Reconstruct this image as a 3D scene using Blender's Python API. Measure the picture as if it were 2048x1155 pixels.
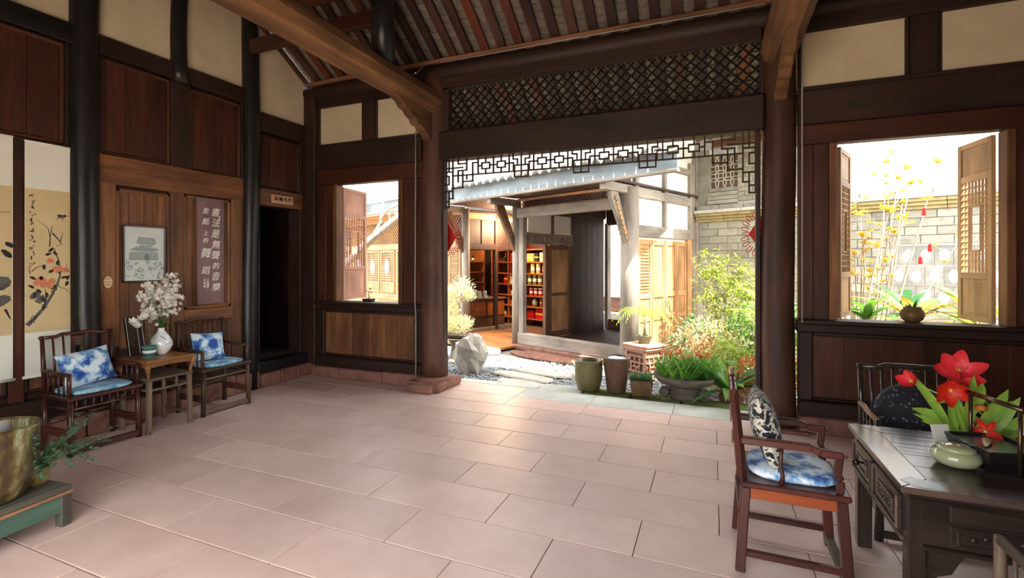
import bpy, math, random
from mathutils import Vector, Matrix, Euler
random.seed(7)
for o in list(bpy.data.objects): bpy.data.objects.remove(o)
scene = bpy.context.scene
COL = scene.collection

# ------------------------------------------------------------------ camera, sky, sun, exposure
FPX, HORIZON, CAM_H = 970.0, 525.0, 1.70
YAW = math.atan((1425 - 1024) / FPX)
cam = bpy.data.cameras.new('camera')
cam.sensor_width = 36.0
cam.lens = 36.0 * FPX / 2048.0
cam.shift_y = -(577.5 - HORIZON) / 2048.0
cam.clip_start, cam.clip_end = 0.05, 300
camo = bpy.data.objects.new('camera', cam); COL.objects.link(camo)
camo.location = (0, 0, CAM_H)
camo.rotation_euler = (math.radians(90), 0, YAW)
scene.camera = camo

SUN_TO = Vector((0.70, -0.36, 1.25)).normalized()
world = bpy.data.worlds.new('world'); scene.world = world
world.use_nodes = True
wn = world.node_tree.nodes; wl = world.node_tree.links
for n in list(wn): wn.remove(n)
w_out = wn.new('ShaderNodeOutputWorld'); w_bg = wn.new('ShaderNodeBackground')
w_sky = wn.new('ShaderNodeTexSky'); w_sky.sky_type = 'NISHITA'
w_sky.sun_disc = False
w_sky.sun_elevation = math.asin(SUN_TO.z)
w_sky.sun_rotation = math.atan2(SUN_TO.x, SUN_TO.y)
w_sky.air_density = 1.0; w_sky.dust_density = 5.0; w_sky.ozone_density = 0.6
w_mix = wn.new('ShaderNodeMix'); w_mix.data_type = 'RGBA'; w_mix.inputs[0].default_value = 0.75
w_mix.inputs[7].default_value = (4.0, 3.95, 3.85, 1)
wl.new(w_sky.outputs[0], w_mix.inputs[6]); wl.new(w_mix.outputs[2], w_bg.inputs[0])
w_bg.inputs[1].default_value = 0.72
wl.new(w_bg.outputs[0], w_out.inputs[0])

sun_d = bpy.data.lights.new('sun', 'SUN'); sun_d.energy = 11.0; sun_d.angle = math.radians(0.6)
sun_d.color = (1.0, 0.93, 0.82)
sun = bpy.data.objects.new('sun', sun_d); COL.objects.link(sun)
sun.rotation_euler = (-SUN_TO).to_track_quat('-Z', 'Y').to_euler()
sun.location = (6, -6, 12)

vs = scene.view_settings
vs.view_transform = 'Standard'; vs.look = 'None'; vs.gamma = 1.0; vs.use_curve_mapping = False
vs.exposure = 1.35

# ------------------------------------------------------------------ helpers
def lin(c):
    c /= 255.0
    return c / 12.92 if c <= 0.04045 else ((c + 0.055) / 1.055) ** 2.4
def rgb(r, g, b): return (lin(r), lin(g), lin(b), 1.0)

MATS = {}
def mat(name, c1, c2=None, stretch=(1, 1, 1), scale=6.0, rough=0.6, bump=0.0, detail=5.0, contrast=0.5, c3=None, vary=0.0,
        spec=0.4, metal=0.0, coat=0.0, kind='noise', bscale=None, blotch=0.0, bl_scale=3.0, emit=None, estr=0.0, trans=0.0, alpha=None, sheen=0.0, sub=0.0):
    """procedural material; object coordinates, shifted per object so copies differ"""
    if name in MATS: return MATS[name]
    m = bpy.data.materials.new(name); m.use_nodes = True
    nt = m.node_tree; N, L = nt.nodes, nt.links
    b = N['Principled BSDF']
    b.inputs['Roughness'].default_value = rough
    b.inputs['Specular IOR Level'].default_value = spec
    b.inputs['Metallic'].default_value = metal
    if coat: b.inputs['Coat Weight'].default_value = coat; b.inputs['Coat Roughness'].default_value = 0.15
    if trans: b.inputs['Transmission Weight'].default_value = trans; b.inputs['IOR'].default_value = 1.45
    if sheen: b.inputs['Sheen Weight'].default_value = sheen
    if emit: b.inputs['Emission Color'].default_value = emit; b.inputs['Emission Strength'].default_value = estr
    if alpha is not None: b.inputs['Alpha'].default_value = alpha
    c2 = c2 or c1
    tc = N.new('ShaderNodeTexCoord'); oi = N.new('ShaderNodeObjectInfo')
    mul = N.new('ShaderNodeVectorMath'); mul.operation = 'MULTIPLY'; mul.inputs[1].default_value = stretch
    add = N.new('ShaderNodeVectorMath'); add.operation = 'ADD'
    sc = N.new('ShaderNodeMath'); sc.operation = 'MULTIPLY'; sc.inputs[1].default_value = 37.0
    L.new(oi.outputs['Random'], sc.inputs[0])
    L.new(tc.outputs['Object'], mul.inputs[0]); L.new(mul.outputs[0], add.inputs[0]); L.new(sc.outputs[0], add.inputs[1])
    if kind == 'voronoi':
        nz = N.new('ShaderNodeTexVoronoi'); nz.inputs['Scale'].default_value = scale; fac = nz.outputs['Distance']
    else:
        nz = N.new('ShaderNodeTexNoise'); nz.inputs['Scale'].default_value = scale; nz.inputs['Detail'].default_value = detail
        nz.inputs['Roughness'].default_value = 0.62; fac = nz.outputs['Fac']
    L.new(add.outputs[0], nz.inputs['Vector'])
    cr = N.new('ShaderNodeValToRGB')
    e = cr.color_ramp.elements
    h = 0.5 * (1 - contrast) * 0.9
    e[0].position = max(0.0, 0.5 - 0.5 + h); e[1].position = min(1.0, 1 - h)
    e[0].color = c2; e[1].color = c1
    if c3: x = e.new(0.5); x.color = c3
    L.new(fac, cr.inputs[0])
    colo = cr.outputs[0]
    if blotch:
        n3 = N.new('ShaderNodeTexNoise'); n3.inputs['Scale'].default_value = bl_scale; n3.inputs['Detail'].default_value = 3
        v3 = N.new('ShaderNodeVectorMath'); v3.operation = 'MULTIPLY'; v3.inputs[1].default_value = tuple(0.35 if q < .5 else 1.0 for q in stretch)
        ad3 = N.new('ShaderNodeVectorMath'); ad3.operation = 'ADD'
        L.new(tc.outputs['Object'], v3.inputs[0]); L.new(v3.outputs[0], ad3.inputs[0]); L.new(sc.outputs[0], ad3.inputs[1]); L.new(ad3.outputs[0], n3.inputs['Vector'])
        m3 = N.new('ShaderNodeMapRange'); m3.inputs[1].default_value = .3; m3.inputs[2].default_value = .68; m3.inputs[3].default_value = 1 - blotch; m3.inputs[4].default_value = 1 + blotch * .45
        L.new(n3.outputs['Fac'], m3.inputs[0])
        h3 = N.new('ShaderNodeHueSaturation'); L.new(m3.outputs[0], h3.inputs['Value']); L.new(colo, h3.inputs['Color']); colo = h3.outputs[0]
    if vary:
        hv = N.new('ShaderNodeHueSaturation')
        mr = N.new('ShaderNodeMapRange'); mr.inputs[3].default_value = 1 - vary; mr.inputs[4].default_value = 1 + vary
        L.new(oi.outputs['Random'], mr.inputs[0]); L.new(mr.outputs[0], hv.inputs['Value']); L.new(colo, hv.inputs['Color'])
        colo = hv.outputs[0]
    L.new(colo, b.inputs['Base Color'])
    if sub:
        # thin leaves: let part of the light through
        tr = N.new('ShaderNodeBsdfTranslucent'); L.new(colo, tr.inputs[0])
        mx = N.new('ShaderNodeMixShader'); mx.inputs[0].default_value = sub
        L.new(b.outputs[0], mx.inputs[1]); L.new(tr.outputs[0], mx.inputs[2])
        L.new(mx.outputs[0], N['Material Output'].inputs[0])
    if bump:
        bp = N.new('ShaderNodeBump'); bp.inputs['Strength'].default_value = bump; bp.inputs['Distance'].default_value = 0.02
        if bscale:
            n2 = N.new('ShaderNodeTexNoise'); n2.inputs['Scale'].default_value = bscale; n2.inputs['Detail'].default_value = 4
            L.new(add.outputs[0], n2.inputs['Vector']); L.new(n2.outputs[0], bp.inputs['Height'])
        else: L.new(fac, bp.inputs['Height'])
        L.new(bp.outputs[0], b.inputs['Normal'])
    MATS[name] = m
    return m

def wood(name, c1, c2, axis='z', **k):
    s = {'x': (0.08, 1, 1), 'y': (1, 0.08, 1), 'z': (1, 1, 0.08)}[axis]
    d = dict(scale=21.0, rough=0.55, bump=0.15, contrast=0.78, vary=0.18, blotch=0.5); d.update(k)
    return mat(name + '_' + axis, c1, c2, stretch=s, **d)

class MB:
    """collects shapes; build() links them as ONE mesh object"""
    def __init__(s): s.v = []; s.f = []; s.mi = []; s.cur = 0
    def face(s, idx): s.f.append(tuple(idx)); s.mi.append(s.cur)
    def box(s, x0, x1, y0, y1, z0, z1):
        s.obox(((x0 + x1) / 2, (y0 + y1) / 2, (z0 + z1) / 2), (abs(x1 - x0), abs(y1 - y0), abs(z1 - z0))); return s
    def obox(s, c, size, rot=None, taper=1.0):
        n = len(s.v); c = Vector(c)
        for sz in (-.5, .5):
            k = taper if sz > 0 else 1.0
            for sx, sy in ((-.5, -.5), (.5, -.5), (.5, .5), (-.5, .5)):
                p = Vector((sx * size[0] * k, sy * size[1] * k, sz * size[2]))
                if rot is not None: p = rot @ p
                s.v.append(tuple(c + p))
        for q in ((0, 3, 2, 1), (4, 5, 6, 7), (0, 1, 5, 4), (1, 2, 6, 5), (2, 3, 7, 6), (3, 0, 4, 7)):
            s.face([n + i for i in q])
        return s
    def bar(s, p, q, w, h, up=(0, 0, 1), w2=None, h2=None):
        p, q = Vector(p), Vector(q); d = (q - p)
        if d.length < 1e-6: return s
        d.normalize(); up = Vector(up)
        side = d.cross(up)
        if side.length < 1e-4: side = d.cross(Vector((1, 0, 0)))
        side.normalize(); u = side.cross(d)
        n = len(s.v)
        for P, ww, hh in ((p, w, h), (q, w2 or w, h2 or h)):
            for a, b in ((-.5, -.5), (.5, -.5), (.5, .5), (-.5, .5)):
                s.v.append(tuple(P + side * a * ww + u * b * hh))
        for t in ((0, 1, 2, 3), (7, 6, 5, 4), (0, 4, 5, 1), (1, 5, 6, 2), (2, 6, 7, 3), (3, 7, 4, 0)):
            s.face([n + i for i in t])
        return s
    def tube(s, pts, r, n=8, caps=True, squash=None):
        pts = [Vector(p) for p in pts]; m = len(pts)
        rr = r if isinstance(r, (list, tuple)) else [r] * m
        base = len(s.v); prev = None
        for i, p in enumerate(pts):
            d = (pts[min(i + 1, m - 1)] - pts[max(i - 1, 0)])
            if d.length < 1e-9: d = Vector((0, 0, 1))
            d.normalize()
            if prev is None:
                a = d.cross(Vector((0, 0, 1)))
                if a.length < 0.05: a = d.cross(Vector((1, 0, 0)))
            else:
                a = prev - d * prev.dot(d)
            a.normalize(); prev = a; b = d.cross(a)
            for k in range(n):
                t = 2 * math.pi * k / n
                s.v.append(tuple(p + (a * math.cos(t) + b * math.sin(t) * (squash or 1)) * rr[i]))
        for i in range(m - 1):
            for k in range(n):
                k2 = (k + 1) % n
                s.face((base + i * n + k, base + i * n + k2, base + (i + 1) * n + k2, base + (i + 1) * n + k))
        if caps:
            s.face([base + k for k in reversed(range(n))]); s.face([base + (m - 1) * n + k for k in range(n)])
        return s
    def lathe(s, prof, n=20, c=(0, 0, 0), sx=1, sy=1, wob=0.0, seed=0):
        base = len(s.v); m = len(prof); R = random.Random(seed)
        ph = R.random() * 6
        for (r, z) in prof:
            for k in range(n):
                t = 2 * math.pi * k / n
                w = 1 + wob * math.sin(3 * t + ph + z * 9) * 0.6 + wob * math.sin(7 * t + z * 23) * 0.4
                s.v.append((c[0] + r * sx * w * math.cos(t), c[1] + r * sy * w * math.sin(t), c[2] + z))
        for i in range(m - 1):
            for k in range(n):
                k2 = (k + 1) % n
                s.face((base + i * n + k, base + i * n + k2, base + (i + 1) * n + k2, base + (i + 1) * n + k))
        if prof[0][0] > 1e-4: s.face([base + k for k in reversed(range(n))])
        if prof[-1][0] > 1e-4: s.face([base + (m - 1) * n + k for k in range(n)])
        return s
    def prism(s, poly, P, d):
        """poly: list of (u, v); P(u, v) -> point; d: thickness vector"""
        n = len(s.v); k = len(poly); d = Vector(d)
        for (u, v) in poly: s.v.append(tuple(Vector(P(u, v))))
        for (u, v) in poly: s.v.append(tuple(Vector(P(u, v)) + d))
        s.face([n + i for i in range(k)]); s.face([n + k + i for i in reversed(range(k))])
        for i in range(k):
            j = (i + 1) % k
            s.face((n + j, n + i, n + k + i, n + k + j))
        return s
    def ring(s, outer, inner, P, d):
        """plate with a hole: two loops with the same number of points"""
        n = len(s.v); k = len(outer); d = Vector(d)
        for off in (Vector((0, 0, 0)), d):
            for loop in (outer, inner):
                for (u, v) in loop: s.v.append(tuple(Vector(P(u, v)) + off))
        A, B, Cc, D = n, n + k, n + 2 * k, n + 3 * k
        for i in range(k):
            j = (i + 1) % k
            s.face((A + i, A + j, B + j, B + i)); s.face((Cc + j, Cc + i, D + i, D + j))
            s.face((A + j, A + i, Cc + i, Cc + j)); s.face((B + i, B + j, D + j, D + i))
        return s
    def sheet(s, rows):
        """grid of points -> quads"""
        n = len(s.v); m = len(rows[0])
        for r in rows:
            for p in r: s.v.append(tuple(p))
        for i in range(len(rows) - 1):
            for k in range(m - 1):
                s.face((n + i * m + k, n + i * m + k + 1, n + (i + 1) * m + k + 1, n + (i + 1) * m + k))
        return s
    def leaf(s, p, d, up, L, W, bend=0.3, seg=3, fold=0.15, tipw=0.0):
        """a leaf blade from p along d"""
        p = Vector(p); d = Vector(d).normalized(); up = Vector(up)
        side = d.cross(up)
        if side.length < 1e-3: side = d.cross(Vector((1, .3, 0)))
        side.normalize(); nrm = side.cross(d)
        rows = []
        for i in range(seg + 1):
            t = i / seg
            w = W * (math.sin(math.pi * min(1, t * 0.9 + 0.08)) ** 0.8) * 0.5 if i < seg else W * 0.5 * tipw + 0.0005
            c = p + d * L * t - nrm * bend * L * t * t
            rows.append([c - side * w + nrm * fold * w, c, c + side * w + nrm * fold * w])
        return s.sheet(rows)
    def petal(s, p, d, up, L, W, cup=.35, seg=6, curl=0.0):
        """a rounded, spooned flower petal"""
        p = Vector(p); d = Vector(d).normalized(); side = d.cross(Vector(up)).normalized(); nrm = side.cross(d); rows = []
        for i in range(seg + 1):
            t = i / seg; w = W * .5 * max(.06, math.sin(math.pi * (t ** .75 * .93 + .05))) ** .6
            c = p + d * L * t + nrm * (cup * L * t * (1 - t) * -1.2 + curl * L * t * t)
            rows.append([c + side * w * u + nrm * (u * u) * w * .35 for u in (-1, -.55, 0, .55, 1)])
        return s.sheet(rows)
    def blob(s, c, r, n=10, m=6, seed=0, amp=0.1):
        R = random.Random(seed); base = len(s.v); c = Vector(c)
        rx, ry, rz = r if isinstance(r, (list, tuple)) else (r, r, r)
        for i in range(m + 1):
            ph = math.pi * i / m
            for k in range(n):
                t = 2 * math.pi * k / n
                a = 1 + amp * (R.random() * 2 - 1) if 0 < i < m else 1
                s.v.append((c.x + rx * a * math.sin(ph) * math.cos(t), c.y + ry * a * math.sin(ph) * math.sin(t), c.z + rz * a * math.cos(ph)))
        for i in range(m):
            for k in range(n):
                k2 = (k + 1) % n
                s.face((base + i * n + k, base + (i + 1) * n + k, base + (i + 1) * n + k2, base + i * n + k2))
        return s
    def mesh(s, name, mats, smooth=False):
        me = bpy.data.meshes.new(name); me.from_pydata(s.v, [], s.f); me.update()
        ms = mats if isinstance(mats, (list, tuple)) else [mats]
        for m in ms: me.materials.append(m)
        if len(ms) > 1: me.polygons.foreach_set('material_index', s.mi)
        if smooth: me.polygons.foreach_set('use_smooth', [True] * len(me.polygons))
        return me
    def build(s, name, mats, parent=None, smooth=False, bevel=0.0, loc=None, auto=None, seg=1):
        o = bpy.data.objects.new(name, s.mesh(name, mats, smooth)); COL.objects.link(o)
        if parent is not None: o.parent = parent
        if loc is not None: o.location = loc
        if bevel:
            b = o.modifiers.new('bevel', 'BEVEL'); b.width = bevel; b.segments = seg; b.limit_method = 'ANGLE'
        return o

def tag(o, label=None, cat=None, group=None, kind=None):
    if label: o['label'] = label
    if cat: o['category'] = cat
    if group: o['group'] = group
    if kind: o['kind'] = kind
    return o
def empty(name, loc=(0, 0, 0), rz=0.0, label=None, cat=None, group=None, kind=None, rot=None):
    o = bpy.data.objects.new(name, None); COL.objects.link(o); o.empty_display_size = 0.1
    o.location = loc; o.rotation_euler = rot or (0, 0, rz)
    return tag(o, label, cat, group, kind)
def inst(name, me, parent=None, loc=(0, 0, 0), rot=(0, 0, 0), scale=None):
    o = bpy.data.objects.new(name, me); COL.objects.link(o)
    o.parent = parent; o.location = loc; o.rotation_euler = rot
    if scale: o.scale = scale
    return o
def copy_tree(o, parent=None):
    c = o.copy(); COL.objects.link(c); c.parent = parent
    for ch in o.children: copy_tree(ch, c)
    return c

# ------------------------------------------------------------------ materials
W_IN = {a: wood('wood_brown', rgb(160, 108, 70), rgb(60, 37, 25), a, contrast=.75) for a in 'xyz'}            # old pine boards
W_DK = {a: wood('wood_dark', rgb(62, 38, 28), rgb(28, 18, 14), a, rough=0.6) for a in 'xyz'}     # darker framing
W_RED = {a: wood('wood_red', rgb(92, 50, 32), rgb(46, 24, 17), a, rough=0.5, contrast=.65) for a in 'xyz'}
W_BLK = {a: wood('wood_black', rgb(44, 42, 42), rgb(20, 18, 18), a, rough=0.34, bump=0.2, vary=0.1) for a in 'xyz'}
W_LOG = {a: wood('wood_log', rgb(150, 106, 66), rgb(44, 31, 23), a, rough=0.75, bump=1.0, scale=11, contrast=.85, blotch=.6) for a in 'xyz'}
W_POST = wood('wood_post', rgb(104, 68, 50), rgb(48, 30, 24), 'z', rough=0.6, bump=0.3, scale=10)
PLASTER = mat('plaster_cream', rgb(214, 200, 170), rgb(192, 176, 146), scale=2.2, rough=0.9, bump=0.05, contrast=0.4)
SLAB = mat('sandstone_slab', rgb(222, 194, 180), rgb(198, 168, 154), scale=2.4, rough=0.4, bump=0.05, contrast=0.5, vary=0.07, detail=8, spec=0.35)
SLAB_PALE = mat('pale_stone_slab', rgb(206, 206, 192), rgb(170, 172, 160), scale=3, rough=0.6, bump=0.06, vary=0.06)
MORTAR = mat('mortar', rgb(96, 74, 64), rgb(60, 46, 40), scale=20, rough=0.9)
REDSTONE = mat('red_sandstone', rgb(152, 106, 88), rgb(92, 64, 53), scale=7, rough=0.85, bump=0.4, vary=0.1, c3=rgb(132, 92, 78))
TILE_IN = mat('roof_tile_grey', rgb(128, 120, 106), rgb(92, 85, 76), scale=8, rough=0.8, bump=0.1, vary=0.16)
DARK = mat('dark_void', rgb(26, 20, 18), rgb(18, 14, 12), scale=3, rough=0.8)
# ================================================================== THE HALL
XL, XR, YF, YB = -5.8, 2.9, 5.75, -0.25          # inner faces of left, right, front and rear walls
RIDGE_Y, ROOF_Z, ROOF_S = 2.75, 4.42, 0.65       # roof underside: 4.42 m over the front wall, rising 0.65 per metre
def zr(y): return ROOF_Z + ROOF_S * ((YF - y) if y >= RIDGE_Y else (y - YB))
def LW(u, z, d): return (XL + d, u, z)
def FW(u, z, d): return (u, YF - d, z)
def RW(u, z, d): return (XR - d, u, z)
def BW(u, z, d): return (u, YB + d, z)
def wb(mb, W, u0, u1, z0, z1, d0, d1):
    p, q = W(u0, z0, d0), W(u1, z1, d1)
    return mb.box(min(p[0], q[0]), max(p[0], q[0]), min(p[1], q[1]), max(p[1], q[1]), z0, z1)
def piece(par, name, W, u0, u1, z0, z1, d0, d1, m, bevel=0.006):
    return wb(MB(), W, u0, u1, z0, z1, d0, d1).build(name, m, par, bevel=bevel)
CUBES = {}
def cube(m):
    if m.name not in CUBES: CUBES[m.name] = MB().box(-.5, .5, -.5, .5, -.5, .5).mesh('bar_' + m.name, m)
    return CUBES[m.name]
def planks(par, W, u0, u1, z0, z1, n, m, d0=-0.03, d1=0.0, seed=0, name='plank'):
    R = random.Random(seed); cuts = [u0]
    for i in range(1, n): cuts.append(u0 + (u1 - u0) * (i + (R.random() - .5) * .4) / n)
    cuts.append(u1)
    for a, b in zip(cuts, cuts[1:]):
        k = (R.random() - .5) * 0.006
        piece(par, name, W, a + .0025, b - .0025, z0, z1, d0, d1 + k, m, bevel=0.004)
def panel(par, W, u0, u1, z0, z1, n, m_pl, m_fr, seed=0, mold=0.035):
    """boards held in a bevelled moulding"""
    planks(par, W, u0, u1, z0, z1, n, m_pl, seed=seed)
    for (a, b, c, d, ax) in ((u0, u1, z0, z0 + mold, 'h'), (u0, u1, z1 - mold, z1, 'h'), (u0, u0 + mold, z0, z1, 'v'), (u1 - mold, u1, z0, z1, 'v')):
        piece(par, 'moulding', W, a, b, c, d, -0.01, 0.022, m_fr['z'] if ax == 'v' else m_fr[HX[W]], bevel=0.012)
HX = {LW: 'y', RW: 'y', FW: 'x', BW: 'x'}

# ---------------------------------------------------------------- floor
floor = tag(MB().box(XL - .2, XR + .2, -2.2, 6.16, -0.22, -0.012).build('floor', MORTAR), 'red sandstone slab floor of the open hall', 'floor', kind='structure')
rows = [-2.2, -1.77, -1.35, -.93, -.51, -.1, .32, .74, 1.158, 1.575, 2.01, 2.434, 2.866, 3.297, 3.712, 4.128, 4.533, 4.94, 5.33, 5.72, 6.17]
Rf = random.Random(3)
SL = {}
for i, (y0, y1) in enumerate(zip(rows, rows[1:])):
    off = -0.43 if (len(rows) - 2 - i) % 2 == (1 if i < len(rows) - 2 else 0) else -0.908
    if i == len(rows) - 2: off = -0.42
    k = -6
    while True:
        x0 = off + .948 * k; x1 = x0 + .948; k += 1
        if x0 > XR + .1: break
        a, b = max(x0, XL - .1), min(x1, XR + .1)
        if b - a < .05: continue
        g = 0.0025
        m = SLAB_PALE if (i == len(rows) - 2 and x0 > -2.6) else SLAB
        w, h = round(b - a - 2 * g, 3), round(y1 - y0 - .010, 3)
        if (w, h, m.name) not in SL: SL[(w, h, m.name)] = MB().box(-w / 2, w / 2, -h / 2, h / 2, -.05, 0).mesh('slab', m)
        o = inst('slab', SL[(w, h, m.name)], floor, ((a + b) / 2, (y0 + y1) / 2, (Rf.random() - .5) * 0.0015), (0, 0, 0))
        bv = o.modifiers.new('bevel', 'BEVEL'); bv.width = .002; bv.segments = 1

# ---------------------------------------------------------------- left wall
wall_left = empty('wall_left', (0, 0, 0), label='dark timber side wall with boarded panels and cream plaster gable', cat='wall', kind='structure')
LEFT_BACK = MB()
LEFT_BACK.box(XL - .2, XL - .035, YB, 4.86, 0, 4.3); LEFT_BACK.box(XL - .2, XL - .035, 5.56, YF + .1, 0, 4.3)
LEFT_BACK.box(XL - .2, XL - .035, 4.86, 5.56, 2.5, 4.3); LEFT_BACK.box(XL - .2, XL - .035, 4.86, 5.56, 0, .2)
LEFT_BACK.build('backing', W_DK['y'], wall_left)
# plaster fields under the slope
def gable(u0, u1, zb, name='plaster_field'):
    n = 1 if not (u0 < RIDGE_Y < u1) else 2
    poly = [(u0, zb), (u1, zb), (u1, zr(u1) + .02)] + ([(RIDGE_Y, zr(RIDGE_Y))] if n == 2 else []) + [(u0, zr(u0) + .02)]
    MB().prism(poly, lambda u, v: LW(u, v, -.03), (.035, 0, 0)).build(name, PLASTER, wall_left)
gable(2.94, 3.69, 4.0); gable(3.85, 4.62, 4.0); gable(4.78, 5.66, 3.77); gable(YB, 1.0, 4.0); gable(1.0, 2.74, 4.0)
# head beams under the plaster
piece(wall_left, 'head_beam', LW, YB, 2.74, 3.83, 4.02, -.02, .06, W_BLK['y'])
piece(wall_left, 'head_beam', LW, 2.94, 4.6, 3.83, 4.02, -.02, .05, W_DK['y'])
piece(wall_left, 'head_beam', LW, 4.8, 5.62, 3.52, 3.78, -.02, .05, W_DK['y'])
# upper panels
for (a, b, n, z0, z1) in ((2.99, 3.67, 3, 2.82, 3.81), (3.89, 4.57, 3, 2.80, 3.80), (1.62, 2.68, 4, 2.84, 3.82), (.5, 1.5, 4, 2.84, 3.82)):
    panel(wall_left, LW, a, b, z0, z1, n, W_RED['z'], W_RED, seed=int(a * 10))
panel(wall_left, LW, 4.86, 5.56, 2.74, 3.5, 3, W_RED['z'], W_DK, seed=4)
for (a, b, z0, z1) in ((3.67, 3.89, 2.8, 3.83), (2.93, 2.99, 2.8, 3.83), (4.57, 4.62, 2.8, 3.83), (1.5, 1.62, 2.8, 3.83), (2.68, 2.74, 2.8, 3.83), (4.78, 4.86, .3, 3.52), (5.56, 5.66, .2, 3.52)):
    piece(wall_left, 'stile', LW, a, b, z0, z1, -.03, .03, W_DK['z'])
# middle rails
piece(wall_left, 'middle_rail', LW, 2.93, 4.62, 2.52, 2.82, -.03, .035, W_IN['y'], .01)
piece(wall_left, 'middle_rail', LW, YB, 2.74, 2.62, 2.84, -.03, .035, W_DK['y'], .01)
piece(wall_left, 'door_head', LW, 4.8, 5.6, 2.5, 2.74, -.03, .045, W_IN['y'], .008)
# lower panels, middle bay
panel(wall_left, LW, 3.11, 3.67, .78, 2.49, 4, W_IN['z'], W_IN, seed=12, mold=.045)
panel(wall_left, LW, 3.82, 4.43, 1.14, 2.51, 4, W_IN['z'], W_IN, seed=13, mold=.045)
for (a, b) in ((2.93, 3.11), (3.67, 3.82), (4.43, 4.62)):
    piece(wall_left, 'stile', LW, a, b, .3, 2.53, -.03, .03, W_IN['z'], .008)
piece(wall_left, 'lock_rail', LW, 3.82, 4.43, .98, 1.14, -.03, .03, W_IN['y'], .01)
panel(wall_left, LW, 3.82, 4.43, .42, .98, 3, W_IN['z'], W_IN, seed=15)
piece(wall_left, 'bottom_rail', LW, YB, 4.62, .24, .44, -.03, .05, W_DK['y'], .01)
# near bay, behind the scrolls
panel(wall_left, LW, 1.6, 2.27, .5, 2.62, 3, W_IN['z'], W_DK, seed=21)
panel(wall_left, LW, 2.38, 2.74, .5, 2.62, 2, W_IN['z'], W_DK, seed=22)
panel(wall_left, LW, .4, 1.5, .5, 2.62, 4, W_IN['z'], W_DK, seed=23)
piece(wall_left, 'stile', LW, 2.27, 2.38, .44, 2.64, -.03, .03, W_RED['z'])
piece(wall_left, 'stile', LW, 1.5, 1.6, .44, 2.64, -.03, .03, W_RED['z'])
# stone plinth, block by block
Rp = random.Random(11)
u = YB
while u < 4.78:
    l = min(.45 + Rp.random() * .4, 4.78 - u)
    piece(wall_left, 'plinth_stone', LW, u + .004, u + l - .004, 0, .23 + Rp.random() * .03, -.03, .13 + Rp.random() * .05, REDSTONE, .018); u += l
for a, b in ((4.78, 5.1), (5.1, 5.38), (5.38, 5.74)):
    piece(wall_left, 'plinth_stone', LW, a + .003, b - .003, 0, .17 + Rp.random() * .02, -.03, .15 + Rp.random() * .03, REDSTONE, .018)
piece(wall_left, 'threshold', LW, 4.78, 5.66, .18, .335, -.12, .1, W_BLK['y'], .012)
# posts on the wall line
def round_post(name, x, y, z0, z1, r, m, label, cat='pillar', seed=1):
    pts = []; rr = []; R = random.Random(seed)
    n = 14
    for i in range(n + 1):
        t = i / n
        pts.append((0.012 * math.sin(t * 7 + seed), 0.012 * math.cos(t * 5 + seed), z0 + (z1 - z0) * t)); rr.append(r * (1.04 - .08 * t) * (1 + (R.random() - .5) * .03))
    e = tag(MB().tube(pts, rr, 20).build(name, m, None, smooth=True, loc=(x, y, 0)), label, cat, kind='structure')
    return e
round_post('wall_post', XL + .02, 2.84, 0, zr(2.84) - .05, .125, W_BLK['z'], 'thick black round wall post beside the hanging flower scroll', seed=1)
round_post('wall_post', XL + .02, 3.77, 3.8, zr(3.77) - .05, .088, W_BLK['z'], 'short black post between two cream plaster fields high on the wall', seed=2)
round_post('wall_post', XL + .02, 4.70, 0, zr(4.70) - .05, .118, W_BLK['z'], 'black round wall post beside the dark doorway', seed=3)
round_post('wall_post', XL + .02, .9, 0, zr(.9) - .05, .12, W_BLK['z'], 'black round wall post at the rear of the side wall', seed=4)

# dark back room behind the doorway
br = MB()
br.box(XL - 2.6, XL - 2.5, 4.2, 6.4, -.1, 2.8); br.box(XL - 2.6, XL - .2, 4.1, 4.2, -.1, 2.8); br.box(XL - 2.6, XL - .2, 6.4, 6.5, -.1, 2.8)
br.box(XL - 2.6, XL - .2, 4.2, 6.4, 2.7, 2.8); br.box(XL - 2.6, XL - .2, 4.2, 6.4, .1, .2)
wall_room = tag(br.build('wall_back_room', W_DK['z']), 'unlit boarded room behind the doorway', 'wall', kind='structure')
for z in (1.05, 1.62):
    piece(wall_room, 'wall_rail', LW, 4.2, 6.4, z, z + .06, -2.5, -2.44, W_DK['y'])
lamp = empty('downlight', (XL - .55, 5.05, 2.66), label='small glowing round ceiling light just inside the dark doorway', cat='lamp')
MB().lathe([(.0, 0), (.06, 0), (.075, .02), (.075, .04)], 16).build('rim', mat('lamp_rim', rgb(220, 220, 220), rough=.4), lamp, smooth=True)
MB().lathe([(.0, -.022), (.045, -.015), (.055, -.001)], 16).build('glowing_lens', mat('lamp_glow', rgb(255, 250, 235), emit=(1, .95, .85, 1), estr=6), lamp, smooth=True)

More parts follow.
